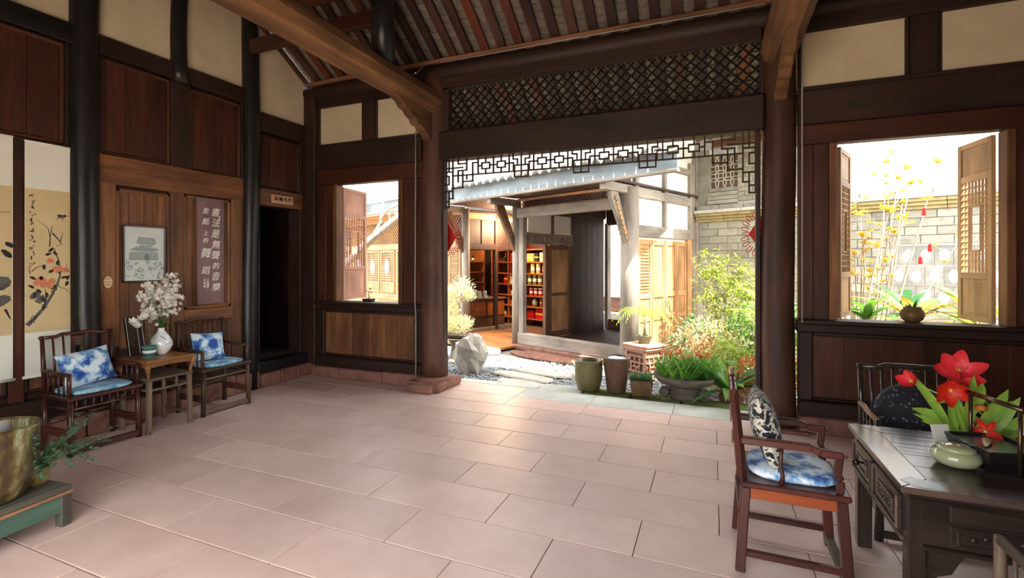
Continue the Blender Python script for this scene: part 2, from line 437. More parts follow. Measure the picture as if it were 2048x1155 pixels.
# ---------------------------------------------------------------- front wall: two walled bays either side of the opening
PLX, PRX = -3.53, 0.635        # the two main pillars
wall_front = empty('wall_front', (0, 0, 0), label='timber front wall with two window bays and wide opening to the courtyard', cat='wall', kind='structure')
def bay(u0, u1, w0, w1, zt, nside, studs, seed, low):
    """u0..u1 bay between posts, w0..w1 window"""
    P = wall_front
    # plinth
    u = u0; R = random.Random(seed)
    while u < u1 - .02:
        l = min(.5 + R.random() * .4, u1 - u)
        piece(P, 'plinth_stone', FW, u + .003, u + l - .003, 0, .15 + R.random() * .02, -.15, .15 + R.random() * .02, REDSTONE, .015); u += l
    piece(P, 'bottom_rail', FW, u0, u1, .15, .30, -.06, .08, W_DK['x'], .01)
    planks(P, FW, u0 + .12, u1 - .12, .3, 1.0, 6, low, -.05, .0, seed)
    for a, b in ((u0, u0 + .13), (u1 - .13, u1)): piece(P, 'stile', FW, a, b, .3, 1.0, -.06, .045, W_DK['z'], .012)
    for a, b in ((.30, .335), (.955, 1.0)): piece(P, 'moulding', FW, u0 + .13, u1 - .13, a, b, -.02, .03, W_DK['x'], .012)
    piece(P, 'sill_rail', FW, u0 - .02, u1 + .02, 1.0, 1.085, -.08, .09, W_DK['x'], .01)
    piece(P, 'window_sill', FW, u0 - .02, u1 + .02, 1.085, 1.125, -.16, .12, W_DK['x'], .008)
    # boards beside the window
    for a, b, n in ((u0, w0 - .07, nside), (w1 + .07, u1, nside)):
        planks(P, FW, a, b, 1.125, zt, n, W_RED['z'], -.05, .03, seed + 3)
    for a, b in ((w0 - .07, w0), (w1, w1 + .07)): piece(P, 'jamb', FW, a, b, 1.125, zt, -.09, .06, W_IN['z'], .008)
    piece(P, 'lintel', FW, u0, u1, zt, 3.10, -.09, .055, W_RED['x'], .01)
    piece(P, 'head_beam', FW, u0, u1, 3.10, 3.44, -.1, .09, W_DK['x'], .014)
    piece(P, 'frame_rail', FW, u0, u1, 3.44, 3.49, -.06, .05, W_DK['x'], .008)
    piece(P, 'frame_rail', FW, u0, u1, 4.05, 4.2, -.06, .06, W_DK['x'], .008)
    edges = [u0] + [s for st in studs for s in st] + [u1]
    for st in studs: piece(P, 'stud', FW, st[0], st[1], 3.49, 4.05, -.06, .045, W_DK['z'], .008)
    for a, b in zip(edges[::2], edges[1::2]):
        piece(P, 'plaster_field', FW, a, b, 3.49, 4.06, -.05, .0, PLASTER, .0)
        for (c, d) in ((a, a + .035), (b - .035, b)): piece(P, 'moulding', FW, c, d, 3.49, 4.05, -.02, .03, W_DK['z'], .012)
bay(-5.58, -3.70, -5.19, -4.09, 2.87, 2, [(-4.72, -4.51)], 31, W_IN['z'])
bay(.81, XR, 1.15, 2.43, 2.90, 2, [(1.74, 1.95), (2.62, 2.8)], 47, W_RED['z'])  # darker low boards here put the shade of this bay into colour
piece(wall_front, 'corner_post', FW, -5.8, -5.58, 0.16, 4.3, -.1, .1, W_DK['z'], .01)
# purlin over the whole front
def log(name, p, q, r, m, label, cat, n=16, flat=None, seed=1, kind='structure'):
    R = random.Random(seed); p, q = Vector(p), Vector(q); pts = []; rr = []
    for i in range(17):
        t = i / 16
        pts.append(p.lerp(q, t) - p + Vector((0, 0, .012 * math.sin(t * 6 + seed)))); rr.append(r * (1 + (R.random() - .5) * .03))
    return tag(MB().tube(pts, rr, n).build(name, m, None, smooth=n > 12, loc=p), label, cat, kind=kind)
log('eave_purlin', (XL, YF, 4.28), (XR, YF, 4.28), .115, W_DK['x'], 'long dark round purlin carrying the rafters over the front wall', 'beam')
tag(MB().box(XL + .1, XR, YF - .13, YF - .07, 4.385, 4.43).build('batten_strip', wood('copper_strip', rgb(150, 104, 70), rgb(100, 66, 44), 'x', rough=.6), bevel=.006), 'thin orange brown batten strip under the rafters', 'trim', kind='structure')
piece(wall_front, 'head_rail', FW, -3.36, .48, 4.06, 4.19, -.07, .07, W_DK['x'], .01)
# the big lintel beam over the opening and the diamond lattice above it
tag(wb(MB(), FW, -3.40, .50, 3.085, 3.46, -.13, .12).build('lintel_beam', W_DK['x'], bevel=.02), 'massive dark lintel beam spanning the courtyard opening', 'beam', kind='structure')
BARW = wood('lattice_black', rgb(34, 26, 22), rgb(18, 14, 12), 'x', rough=.8, spec=.15)
lat = empty('diamond_lattice', (0, 0, 0), label='diamond lattice transom of thin dark bars above the lintel beam', cat='lattice')
for a, b, c, d in ((-3.36, -3.28, 3.46, 4.06), (.46, .50, 3.46, 4.06), (-3.36, .5, 4.03, 4.07), (-3.36, .5, 3.46, 3.485)):
    piece(lat, 'frame_bar', FW, a, b, c, d, -.05, .05, W_DK['x'], .005)
x0, x1, z0, z1 = -3.28, .46, 3.48, 4.035
hgt = z1 - z0; pitch = .118
for sgn in (1, -1):
    k = -8
    while True:
        xs = x0 + k * pitch; k += 1
        if xs > x1: break
        a = (xs, z0) ; b = (xs + hgt, z1)
        if b[0] < x0 + .01: continue
        # clip to the frame
        if a[0] < x0: a = (x0, z0 + (x0 - xs))
        if b[0] > x1: b = (x1, z0 + (x1 - xs))
        if sgn < 0: a, b = (x0 + x1 - a[0], a[1]), (x0 + x1 - b[0], b[1])
        L = math.hypot(b[0] - a[0], b[1] - a[1])
        if L < .03: continue
        inst('lattice_bar', cube(BARW), lat, ((a[0] + b[0]) / 2, YF + (.012 if sgn > 0 else -.004), (a[1] + b[1]) / 2),
             (0, -math.atan2(b[1] - a[1], b[0] - a[0]), 0), (L, .018, .017))
piece(lat, 'middle_bar', FW, x0, x1, z0 + .16, z0 + .172, -.02, -.012, W_BLK['x'], 0)

# hanging fretwork below the lintel
fret = empty('hanging_fretwork', (0, YF - .0, 3.085), label='geometric fretwork frieze hanging below the lintel with stepped corners', cat='fretwork')
FR = cube(W_DK['x'])
def fb(xa, za, xb, zb, t=.016):
    if xa > xb: xa, xb = xb, xa
    if za > zb: za, zb = zb, za
    inst('fret_bar', FR, fret, ((xa + xb) / 2, 0, (za + zb) / 2), (0, 0, 0), (max(xb - xa, 0) + t, .03, max(zb - za, 0) + t))
H0 = -.215
def cellR(x, w=.222):
    fb(x, 0, x, H0); fb(x, H0, x + w, H0)
    a, b, c, d = x + .055, x + w - .055, -.072, -.15
    fb(a, c, b, c); fb(a, d, b, d); fb(a, c, a, d); fb(b, c, b, d)
    m = x + w / 2
    fb(m, 0, m, c); fb(m, d, m, H0); fb(x, H0 / 2, a, H0 / 2); fb(b, H0 / 2, x + w, H0 / 2)
def cellS(x, w=.335):
    fb(x, 0, x, H0); m = x + w / 2
    fb(m, 0, m, H0 - .075); fb(x, H0, x + .075, H0); fb(x + w - .075, H0, x + w, H0)
    p, q = x + .075, x + w - .075
    fb(p, -.14, q, -.14); fb(p, H0 - .0, q, H0 - .0); fb(p, H0 - .075, q, H0 - .075); fb(p, -.14, p, H0 - .075); fb(q, -.14, q, H0 - .075)
    fb(x + .055, 0, x + .055, -.06); fb(x + .055, -.06, x + .115, -.06); fb(x + .115, -.06, x + .115, -.14)
    fb(x, -.105, x + .06, -.105); fb(x + .06, -.105, x + .06, -.21)
    fb(q + .02, 0, q + .02, -.06); fb(q + .02, -.06, q - .04, -.06); fb(q - .04, -.06, q - .04, -.14)
    fb(x + w, -.105, x + w - .06, -.105); fb(x + w - .06, -.105, x + w - .06, -.21)
xa = -3.36
def corner(s, xe):
    """stepped corner; s=+1 grows right from the left jamb"""
    X = lambda u: xe + s * u
    for seg in (((.0, 0), (.0, -.64)), ((.12, 0), (.12, -.52)), ((.12, -.38), (.27, -.38)), ((.27, -.38), (.27, -.215)), ((.27, -.30), (.42, -.30)), ((.42, -.30), (.42, -.215)),
                ((.12, -.215), (.5, -.215)), ((.0, -.215), (.06, -.215)), ((.06, -.215), (.06, -.33)), ((.06, -.33), (.0, -.33)), ((.0, -.42), (.12, -.42)), ((.06, -.42), (.06, -.52)), ((.06, -.52), (.12, -.52)),
                ((.0, -.56), (.06, -.56)), ((.06, -.52), (.06, -.64)), ((.0, -.64), (.06, -.64)), ((.0, -.11), (.27, -.11)), ((.2, 0), (.2, -.06)), ((.2, -.06), (.33, -.06)), ((.33, 0), (.33, -.15)), ((.33, -.15), (.2, -.15)),
                ((.2, -.15), (.2, -.3)), ((.42, -.06), (.42, -.215)), ((.42, -.06), (.5, -.06)), ((.06, 0), (.06, -.16)), ((.0, -.16), (.12, -.16)), ((.33, -.215), (.33, -.27)), ((.27, -.15), (.27, -.215))):
        (a, b), (c, d) = seg
        fb(X(a), b, X(c), d)
corner(1, xa)
x = xa + .5
for k in range(4):
    cellR(x); cellR(x + .222); x += .444
    if k < 3: cellS(x); x += .335
fb(x, 0, x, H0)
corner(-1, x + .5)
XFE = x + .5

# jambs between pillar and opening
piece(wall_front, 'jamb_strip', FW, -3.40, -3.352, .0, 3.085, -.06, .06, W_DK['z'], .006)
piece(wall_front, 'jamb_strip', FW, XFE, XFE + .045, .0, 3.085, -.06, .06, W_DK['z'], .006)
round_post('main_pillar', PLX, YF, .12, 4.25, .172, W_POST, 'round brown pillar on a red stone base between the small window and the opening', seed=8)
round_post('main_pillar', PRX, YF, .02, 4.25, .158, W_POST, 'round brown pillar between the courtyard opening and the larger window', seed=9)
sb = empty('pillar_base', (PLX, YF, 0), label='chipped red sandstone base under the round brown pillar', cat='pillar base', kind='structure')
MB().obox((0, 0, .06), (.52, .62, .12)).build('base_block', REDSTONE, sb, bevel=.025)
MB().obox((-.02, -.24, .05), (.40, .30, .10)).build('front_block', REDSTONE, sb, bevel=.02)
MB().lathe([(.25, .11), (.255, .13), (.2, .16), (.18, .165)], 18).build('collar', REDSTONE, sb, smooth=True)
MB().obox((0, 0, .012), (.5, .5, .024)).build('pillar_pad', REDSTONE, tag(empty('pillar_base', (PRX, YF, 0), label='low red stone pad under the pillar beside the larger window', cat='pillar base', kind='structure')), bevel=.01)

# tie beams (logs) running back from the pillars, their carved brackets and the short posts on them
for X, side, lab in ((PLX, 'small window', 'left'), (PRX, 'larger window', 'right')):
    b = log('tie_beam', (X, YF - .08, 3.88), (X, YB - .1, 3.88), .175, W_LOG['y'], 'peeled yellow brown log tie beam above the pillar by the %s' % side, 'beam', n=10, seed=int(X * 10) + 90)
    R = random.Random(5); b.scale = (1, 1, 1)
    prof = [(0, 3.72), (0, 3.36), (.06, 3.33), (.12, 3.40), (.2, 3.42), (.27, 3.47), (.33, 3.46), (.4, 3.53), (.47, 3.55), (.53, 3.6), (.6, 3.6), (.67, 3.66), (.85, 3.72)]
    br = tag(MB().prism([(u, z) for u, z in prof], lambda u, v: (X - .06, YF - .15 - u, v), (.12, 0, 0)).build('carved_bracket', W_LOG['y'], bevel=.012), 'scalloped wooden bracket under the log tie beam by the %s' % side, 'bracket', kind='structure')
    tag(MB().tube([(0, 0, 4.0), (0, 0, zr(4.62) - .1)], [.135, .125], 18).build('short_post', W_BLK['z'], None, smooth=True, loc=(X, 4.62, 0)), 'short black roof post standing on the log beam by the %s' % side, 'pillar', kind='structure')
    log('upper_tie_beam', (X, 4.55, 4.80), (X, 1.0, 4.80), .12, W_LOG['y'], 'upper peeled log beam meeting the short roof post by the %s' % side, 'beam', seed=int(X * 7) + 60)
    tag(MB().tube([(0, 0, 0), (0, 0, 3.72)], [.165, .155], 18).build('rear_pillar', W_POST, None, smooth=True, loc=(X, YB, 0)), 'rear round pillar under the log beam by the %s' % side, 'pillar', kind='structure')
# cross ties from the wall posts to the short posts, purlins
tag(MB().box(XL, PLX, 4.63, 4.72, 4.50, 4.68).build('cross_tie', W_RED['x'], bevel=.015), 'red brown cross tie from the side wall to the short roof post', 'beam', kind='structure')
for yy, k in ((4.66, 'second'), (3.7, 'third')):
    log('roof_purlin', (XL, yy, zr(yy) - .12), (XR, yy, zr(yy) - .12), .095, W_RED['x'], 'dark round roof purlin over the hall, %s from the front wall' % k, 'beam', seed=int(yy * 10))
log('ridge_purlin', (XL, RIDGE_Y, zr(RIDGE_Y) - .14), (XR, RIDGE_Y, zr(RIDGE_Y) - .14), .11, W_DK['x'], 'round ridge purlin at the top of the roof', 'beam', seed=5)

# ---------------------------------------------------------------- roof underside ("ceiling"): rafters, trough tiles, added light-blocking sheet
EAVE_Y = 7.05
ceiling = empty('ceiling', (0, 0, 0), label='open tiled roof seen from below with flat rafters', cat='roof', kind='structure')
sl = math.atan(ROOF_S); PITCH = .2355
SLEN = (EAVE_Y - RIDGE_Y) / math.cos(sl)
RAFT = {}
for a, (c1, c2) in enumerate((((70, 45, 34), (40, 26, 21)), ((124, 62, 38), (70, 36, 25)), ((86, 56, 42), (48, 32, 25)))):
    RAFT[a] = MB().box(-.055, .055, 0, SLEN, -.03, 0).mesh('rafter', wood('rafter_%d' % a, rgb(*c1), rgb(*c2), 'y', vary=.2))
nx = int((XR - XL) / PITCH) + 1
Rr = random.Random(17)
for i in range(nx + 1):
    x = XL + .02 + i * PITCH
    if x > XR + .1: break
    inst('rafter', RAFT[Rr.choice((0, 0, 1, 2, 2))], ceiling, (x, RIDGE_Y, zr(RIDGE_Y)), (-sl, 0, 0))
# one curved tile, hollow upwards, 0.17 wide
def tile_mesh(w=.178, l=.15, sag=.045, t=.012, n=6):
    mb = MB(); top = []
    for (yy, zz) in ((0, 0), (l, -.0)):
        for dz in (0, t):
            for k in range(n + 1):
                u = -1 + 2 * k / n
                mb.v.append((u * w / 2, yy, sag * u * u + dz - .02 + zz))
    m = n + 1
    for k in range(n):
        mb.face((k, k + 1, 2 * m + k + 1, 2 * m + k)); mb.face((m + k + 1, m + k, 3 * m + k, 3 * m + k + 1))
        mb.face((k + 1, k, m + k, m + k + 1)); mb.face((2 * m + k, 2 * m + k + 1, 3 * m + k + 1, 3 * m + k))
    return mb
TM = tile_mesh(); TME = TM.mesh('roof_tile', TILE_IN)
EXPO = .098
stuff = MB(); singles = 0
ntile = int(SLEN / EXPO)
cand = []
for i in range(nx):
    x = XL + .02 + (i + .5) * PITCH
    for j in range(ntile):
        s = (j + .3) * EXPO
        y = RIDGE_Y + s * math.cos(sl); z = zr(RIDGE_Y) - s * math.sin(sl)
        # tiles are laid like shingles: the lower end of each tips under the next
        inframe = (-5.2 < x < 1.0 and 4.55 < y < 5.72)
        cand.append((0 if inframe else 1, abs(x + 1.8) + abs(y - 5.1) * .5, x, y, z))
cand.sort(key=lambda c: c[:2])
tilt = -sl + .20
for n_, (f, d, x, y, z) in enumerate(cand):
    if f == 0 and singles < 300:
        inst('roof_tile', TME, ceiling, (x + (Rr.random() - .5) * .006, y, z + .02), (tilt + (Rr.random() - .5) * .02, 0, (Rr.random() - .5) * .02)); singles += 1
    else:
        if y < 3.3: continue
        b = len(stuff.v); M = Matrix.Translation((x + (Rr.random() - .5) * .006, y, z + .02)) @ Euler((tilt, 0, (Rr.random() - .5) * .02)).to_matrix().to_4x4()
        for v in TM.v: stuff.v.append(tuple(M @ Vector(v)))
        for fc in TM.f: stuff.face([b + q for q in fc])
tag(stuff.build('more_roof_tiles', TILE_IN, ceiling), kind='stuff')
cov = MB()  # added sheet above the tiles stops light leaks; second one is rear roof slope
cov.prism([(RIDGE_Y, zr(RIDGE_Y) + .10), (EAVE_Y, zr(EAVE_Y) + .10), (EAVE_Y, zr(EAVE_Y) + .17), (RIDGE_Y, zr(RIDGE_Y) + .2)], lambda u, v: (XL - .25, u, v), (XR - XL + .5, 0, 0))
cov.prism([(RIDGE_Y, zr(RIDGE_Y) + .02), (-1.25, zr(YB) - .65 + .02), (-1.25, zr(YB) - .65 + .12), (RIDGE_Y, zr(RIDGE_Y) + .2)], lambda u, v: (XL - .25, u, v), (XR - XL + .5, 0, 0))
cov.build('roof_light_block', TILE_IN, ceiling)
MB().box(XL - .2, XR + .2, EAVE_Y - .02, EAVE_Y + .02, zr(EAVE_Y) - .12, zr(EAVE_Y) + .1).build('eave_fascia', W_DK['x'], ceiling)
MB().tube([(XL, 6.75, zr(6.75) - .11), (XR, 6.75, zr(6.75) - .11)], .075, 12).build('outer_purlin', W_DK['x'], ceiling, smooth=True)

# ---------------------------------------------------------------- right wall and open rear (outside the picture, they shape the light)
wall_right = empty('wall_right', label='boarded side wall behind the writing table', cat='wall', kind='structure')
wb(MB(), RW, YB, YF + .1, 0, 4.3, -.2, -.03).build('backing', W_DK['y'], wall_right)
MB().prism([(YB, 4.3), (YF, 4.3), (YF, zr(YF)), (RIDGE_Y, zr(RIDGE_Y)), (YB, zr(YB))], lambda u, v: RW(u, v, -.03), (-.1, 0, 0)).build('plaster_field', PLASTER, wall_right)
planks(wall_right, RW, YB, YF, .2, 3.8, 20, W_IN['z'], -.03, 0, 5)
wall_rear = empty('wall_rear', label='rear line of the open hall with a head beam and unseen light-blocking boards', cat='wall', kind='structure')
wb(MB(), BW, XL, XR, 3.72, zr(YB) - .05, -.1, .1).build('head_beam', W_DK['x'], wall_rear)
wb(MB(), BW, PLX, PRX, 2.7, 3.72, -.1, .03).build('light_block_boards', W_DK['x'], wall_rear); wb(MB(), BW, XL, PLX, 0, 3.72, -.1, .03).build('light_block_bay', W_DK['z'], wall_rear); wb(MB(), BW, PRX, XR, 0, 3.72, -.1, .03).build('light_block_bay', W_DK['z'], wall_rear)  # boards and closed bays added to cut light from the rear
# ================================================================== FURNITURE HELPERS
def ramp(m, stops, interp='LINEAR'):
    cr = [n for n in m.node_tree.nodes if n.type == 'VALTORGB'][0].color_ramp
    cr.interpolation = interp
    while len(cr.elements) > 1: cr.elements.remove(cr.elements[-1])
    cr.elements[0].position = stops[0][0]; cr.elements[0].color = stops[0][1]
    for p, c in stops[1:]: e = cr.elements.new(p); e.color = c
    return m
F_MAR = {a: wood('lacquer_maroon', rgb(98, 50, 42), rgb(48, 25, 22), a, rough=.32, bump=.08, vary=.1, coat=.3) for a in 'xyz'}
F_BRN = {a: wood('chair_brown', rgb(92, 62, 48), rgb(50, 33, 27), a, rough=.42, bump=.12, vary=.1) for a in 'xyz'}
F_EBO = {a: wood('table_ebony', rgb(62, 50, 44), rgb(30, 24, 22), a, rough=.26, bump=.1, vary=.08, coat=.4) for a in 'xyz'}
F_ORG = wood('chair_orange_rail', rgb(176, 86, 40), rgb(120, 54, 28), 'x', rough=.4, vary=.05)
F_HNY = {a: wood('honey_wood', rgb(178, 122, 68), rgb(112, 70, 36), a, rough=.4, bump=.1, vary=.08) for a in 'xyz'}
F_GRY = {a: wood('weathered_wood', rgb(140, 118, 96), rgb(82, 66, 53), a, rough=.7, bump=.25, vary=.08) for a in 'xyz'}
F_BAM = {a: wood('bamboo_tan', rgb(170, 128, 90), rgb(110, 76, 52), a, rough=.45, vary=.08) for a in 'xyz'}
BLUEW = ramp(mat('blue_white_print', rgb(255, 255, 255), scale=9, rough=.85, detail=6, bump=.03, sheen=.2),
             [(0, rgb(30, 56, 130)), (.40, rgb(40, 78, 160)), (.47, rgb(120, 170, 215)), (.55, rgb(222, 238, 246)), (1, rgb(236, 246, 250))])
PADM = ramp(mat('blue_pad_print', rgb(255, 255, 255), stretch=(1, 1, 1), scale=11, rough=.85, sheen=.2),
            [(0, rgb(40, 92, 160)), (.4, rgb(70, 140, 190)), (.5, rgb(130, 190, 215)), (.62, rgb(190, 226, 236)), (1, rgb(210, 236, 240))])
BLACKP = ramp(mat('black_floral_print', rgb(255, 255, 255), scale=34, rough=.8, kind='voronoi', sheen=.2),
              [(0, rgb(150, 150, 165)), (.16, rgb(96, 96, 112)), (.3, rgb(22, 22, 30)), (1, rgb(16, 16, 22))])
BWP = ramp(mat('black_cream_scroll_print', rgb(255, 255, 255), scale=16, rough=.85, detail=2, sheen=.2),
           [(0, rgb(14, 16, 24)), (.42, rgb(18, 22, 34)), (.46, rgb(200, 196, 180)), (.52, rgb(206, 204, 190)), (.56, rgb(20, 26, 40)), (1, rgb(30, 44, 66))])

def rod(par, name, p, q, r, m, n=8, r2=None):
    return MB().tube([p, q], [r, r2 or r], n).build(name, m, par, smooth=True)
def stick(par, name, p, q, w, h, m, bevel=.004, up=(0, 0, 1)):
    return MB().bar(p, q, w, h, up).build(name, m, par, bevel=bevel)

def cushion_mesh(w, h, t, pinch=.06, n=12):
    """square scatter cushion standing in the YZ plane, thickness along X"""
    front, back = [], []
    for j in range(n + 1):
        rf, rb = [], []
        for i in range(n + 1):
            u, v = -1 + 2 * i / n, -1 + 2 * j / n
            k = max(0.0, (1 - abs(u) ** 2.4)) * max(0.0, (1 - abs(v) ** 2.4))
            d = t / 2 * k ** .42
            pu = u * (1 - pinch * (1 - v * v)) ; pv = v * (1 - pinch * (1 - u * u))
            rf.append((d, pu * w / 2, pv * h / 2)); rb.append((-d, pu * w / 2, pv * h / 2))
        front.append(rf); back.append(list(reversed(rb)))
    mb = MB(); mb.sheet(front); mb.sheet(back); return mb
def pad_mesh(a, b, t, n=14, e=4.0):
    """flat rounded seat pad in XY"""
    mb = MB(); prof = [(0.0, 0), (.9, 0), (1.0, t * .35), (1.0, t * .65), (.93, t), (.6, t * 1.08), (0.0, t * 1.1)]
    base = 0; N = 28; rows = []
    for r, z in prof:
        row = []
        for k in range(N + 1):
            th = 2 * math.pi * k / N
            c, s = math.cos(th), math.sin(th)
            sc = (abs(c) ** e + abs(s) ** e) ** (-1 / e)
            row.append((a / 2 * r * c * sc, b / 2 * r * s * sc, z))
        rows.append(row)
    mb.sheet(rows); return mb

def chair(label, loc, rz, W=.6, D=.47, sz=.52, az=.71, bz=1.03, style='spindle', M=F_MAR, nb=6, Marm=None, group=None):
    """armchair; local +X is its front, Y its width"""
    t = empty('armchair', loc, rz, label, 'chair')
    w, d = W / 2, D / 2; Marm = Marm or M
    R = .019
    lean = .05 if style != 'carved' else .045
    # seat frame
    MB().box(-d, d + .015, -w - .015, w + .015, sz - .035, sz).build('seat', M['y'], t, bevel=.008)
    if style == 'carved':
        stick(t, 'apron', (-d + .03, -w + .012, sz - .065), (d - .02, -w + .012, sz - .065), .02, .06, F_ORG); stick(t, 'apron', (-d + .03, w - .012, sz - .065), (d - .02, w - .012, sz - .065), .02, .06, F_ORG)
        stick(t, 'apron', (d - .012, -w + .03, sz - .065), (d - .012, w - .03, sz - .065), .02, .06, F_ORG)
    # legs
    for sx in (1, -1):
        for sy in (1, -1):
            if style == 'carved':
                MB().bar((sx * (d + .005), sy * (w - .0), 0), (sx * (d - .025), sy * (w - .022), sz - .035), .056, .05, (1, 0, 0)).build('leg', M['z'], t, bevel=.006)
            else: rod(t, 'leg', (sx * (d - .01), sy * (w - .008), 0), (sx * (d - .02), sy * (w - .02), sz - .03), .026, M['z'], 10, .021)
    # stretchers
    zz = (.10, .17)
    if style == 'carved':
        stick(t, 'stretcher', (-d, -w + .01, .10), (d, -w + .01, .10), .03, .035, M['x']); stick(t, 'stretcher', (-d, w - .01, .10), (d, w - .01, .10), .03, .035, M['x'])
        stick(t, 'stretcher', (-d, -w + .01, .33), (-d, w - .01, .33), .025, .03, M['y']); stick(t, 'foot_rail', (d - .005, -w + .01, .06), (d - .005, w - .01, .06), .045, .03, F_GRY['y'])
    else:
        stick(t, 'foot_rail', (d - .012, -w + .01, .045), (d - .012, w - .01, .045), .035, .05, F_GRY['y'] if style == 'footrest' else M['y'])
        for sy in (-1, 1): stick(t, 'stretcher', (-d + .01, sy * (w - .012), .19), (d - .015, sy * (w - .012), .19), .022, .07, M['x'])
        rod(t, 'stretcher', (-d + .015, -w + .01, .24), (-d + .015, w - .01, .24), .013, M['y'])
        # double rail under the seat with small turned posts
        rod(t, 'rail', (d - .02, -w + .02, sz - .115), (d - .02, w - .02, sz - .115), .011, F_GRY['y'] if style == 'footrest' else M['y'])
        for sy in (-1, 1): rod(t, 'rail', (-d + .02, sy * (w - .02), sz - .115), (d - .02, sy * (w - .02), sz - .115), .010, M['x'])
        if style == 'spindle':
            for k in range(8):
                y = -w + .06 + (2 * w - .12) * k / 7
                MB().lathe([(.006, 0), (.006, .02), (.012, .032), (.005, .04), (.012, .05), (.006, .062), (.006, .085)], 8, (d - .02, y, sz - .115)).build('turned_post', M['z'], t, smooth=True)
    # back posts and top rail
    if style == 'carved':
        for sy in (-1, 1): MB().tube([(-d + .01, sy * (w - .02), sz), (-d - .005, sy * (w - .02), sz + .2), (-d - .035, sy * (w - .02), bz - .03)], [.024, .022, .02], 4).build('back_post', M['z'], t)
        pts = [(-d - .035, -w, bz - .05), (-d - .037, -w + .1, bz - .02), (-d - .04, -.09, bz), (-d - .04, .09, bz), (-d - .037, w - .1, bz - .02), (-d - .035, w, bz - .05)]
        mb = MB()
        for p, q in zip(pts, pts[1:]): mb.bar(p, q, .03, .06)
        mb.build('top_rail', M['y'], t, bevel=.008)
        sp = MB().prism([(-.11, sz + .02), (.11, sz + .02), (.10, sz + .2), (.125, sz + .3), (.09, bz - .05), (-.09, bz - .05), (-.125, sz + .3), (-.10, sz + .2)],
                        lambda u, v: (-d + .0 - .07 * (v - sz), u, v), (-.018, 0, 0)).build('carved_splat', M['z'], t, bevel=.004)
        for zz_, r_ in ((sz + .16, .045), (sz + .30, .06), (sz + .40, .035)):
            MB().lathe([(r_ * .6, 0), (r_, .004), (r_ * .85, .01), (r_ * .45, .006), (.0, .012)], 12).build('carving', F_BAM['z'], sp, loc=(-d - .018 - .07 * (zz_ - sz), 0, zz_), smooth=True).rotation_euler = (0, -math.pi / 2, 0)
    else:
        for sy in (-1, 1): rod(t, 'back_post', (-d + .02, sy * (w - .015), sz), (-d + .02 - lean, sy * (w - .015), bz), .019, M['z'], 10, .016)
        bx = -d + .02 - lean
        pts = [(bx, -w - .005, bz - .018), (bx, -w + .12, bz - .018), (bx, -w + .16, bz), (bx, w - .16, bz), (bx, w - .12, bz - .018), (bx, w + .005, bz - .018)]
        MB().tube(pts, .016, 10).build('top_rail', M['y'], t, smooth=True)
        ys = [-w + .015 + (2 * w - .03) * (k + 1) / (nb + 1) for k in range(nb)]
        for y in ys:
            MB().tube([(-d + .02, y, sz), (-d + .02 - lean * .35, y, sz + (bz - sz) * .5), (bx, y, bz - .01)], [.009, .010, .009], 8).build('spindle', M['z'], t, smooth=True)
        if style == 'spindle':
            sp = MB().bar((bx + .006, 0, bz - .12), (bx + .002, 0, bz - .02), .125, .018, (0, 1, 0))
            s = MB().obox((bx + .008, 0, bz - .075), (.014, .115, .10)).build('carved_block', M['y'], t, bevel=.004)
            for k in (-1, 0, 1): MB().obox((bx + .017, .0, bz - .075 + k * .026), (.006, .08 - abs(k) * .02, .008)).build('carving', F_GRY['y'], s, bevel=.002)
            MB().obox((bx + .017, 0, bz - .075), (.006, .008, .075)).build('carving', F_GRY['z'], s, bevel=.002)
    # arms
    for sy in (-1, 1):
        y = sy * (w - .012)
        if style == 'carved':
            mb = MB()
            for p, q in zip([(-d + .0, y, az - .0), (d - .16, y, az), (d - .12, y, az - .018), (d - .02, y, az - .018)], [(d - .16, y, az), (d - .12, y, az - .018), (d - .02, y, az - .018), (d - .015, y, az - .03)]): mb.bar(p, q, .04, .04)
            mb.build('arm', M['x'], t, bevel=.007)
            mb = MB()
            for p, q in zip([(d - .035, y, sz), (d - .03, y, sz + .07), (d - .045, y, sz + .1)], [(d - .03, y, sz + .07), (d - .045, y, sz + .1), (d - .035, y, az - .02)]): mb.bar(p, q, .03, .036, (1, 0, 0))
            mb.build('arm_post', M['z'], t, bevel=.006)
            MB().tube([(-d + .2, y, sz), (-d + .205, y, sz + .05), (-d + .195, y, sz + .12), (-d + .2, y, az - .01)], [.014, .011, .009, .009], 8).build('arm_strut', M['z'], t, smooth=True)
        else:
            MB().tube([(-d + .01 - lean * .4, y, az + .012), (-d + .12, y, az + .012), (-d + .16, y, az), (d - .03, y, az)], .017, 10).build('arm', Marm['x'], t, smooth=True)
            rod(t, 'arm_post', (d - .03, y, sz), (d - .03, y, az + .012), .018, M['z'], 10)
            for k in range(4):
                x = -d + .08 + (2 * d - .16) * k / 3.4
                rod(t, 'arm_spindle', (x, y, sz), (x, y, az), .0075, M['z'], 8)
    return t

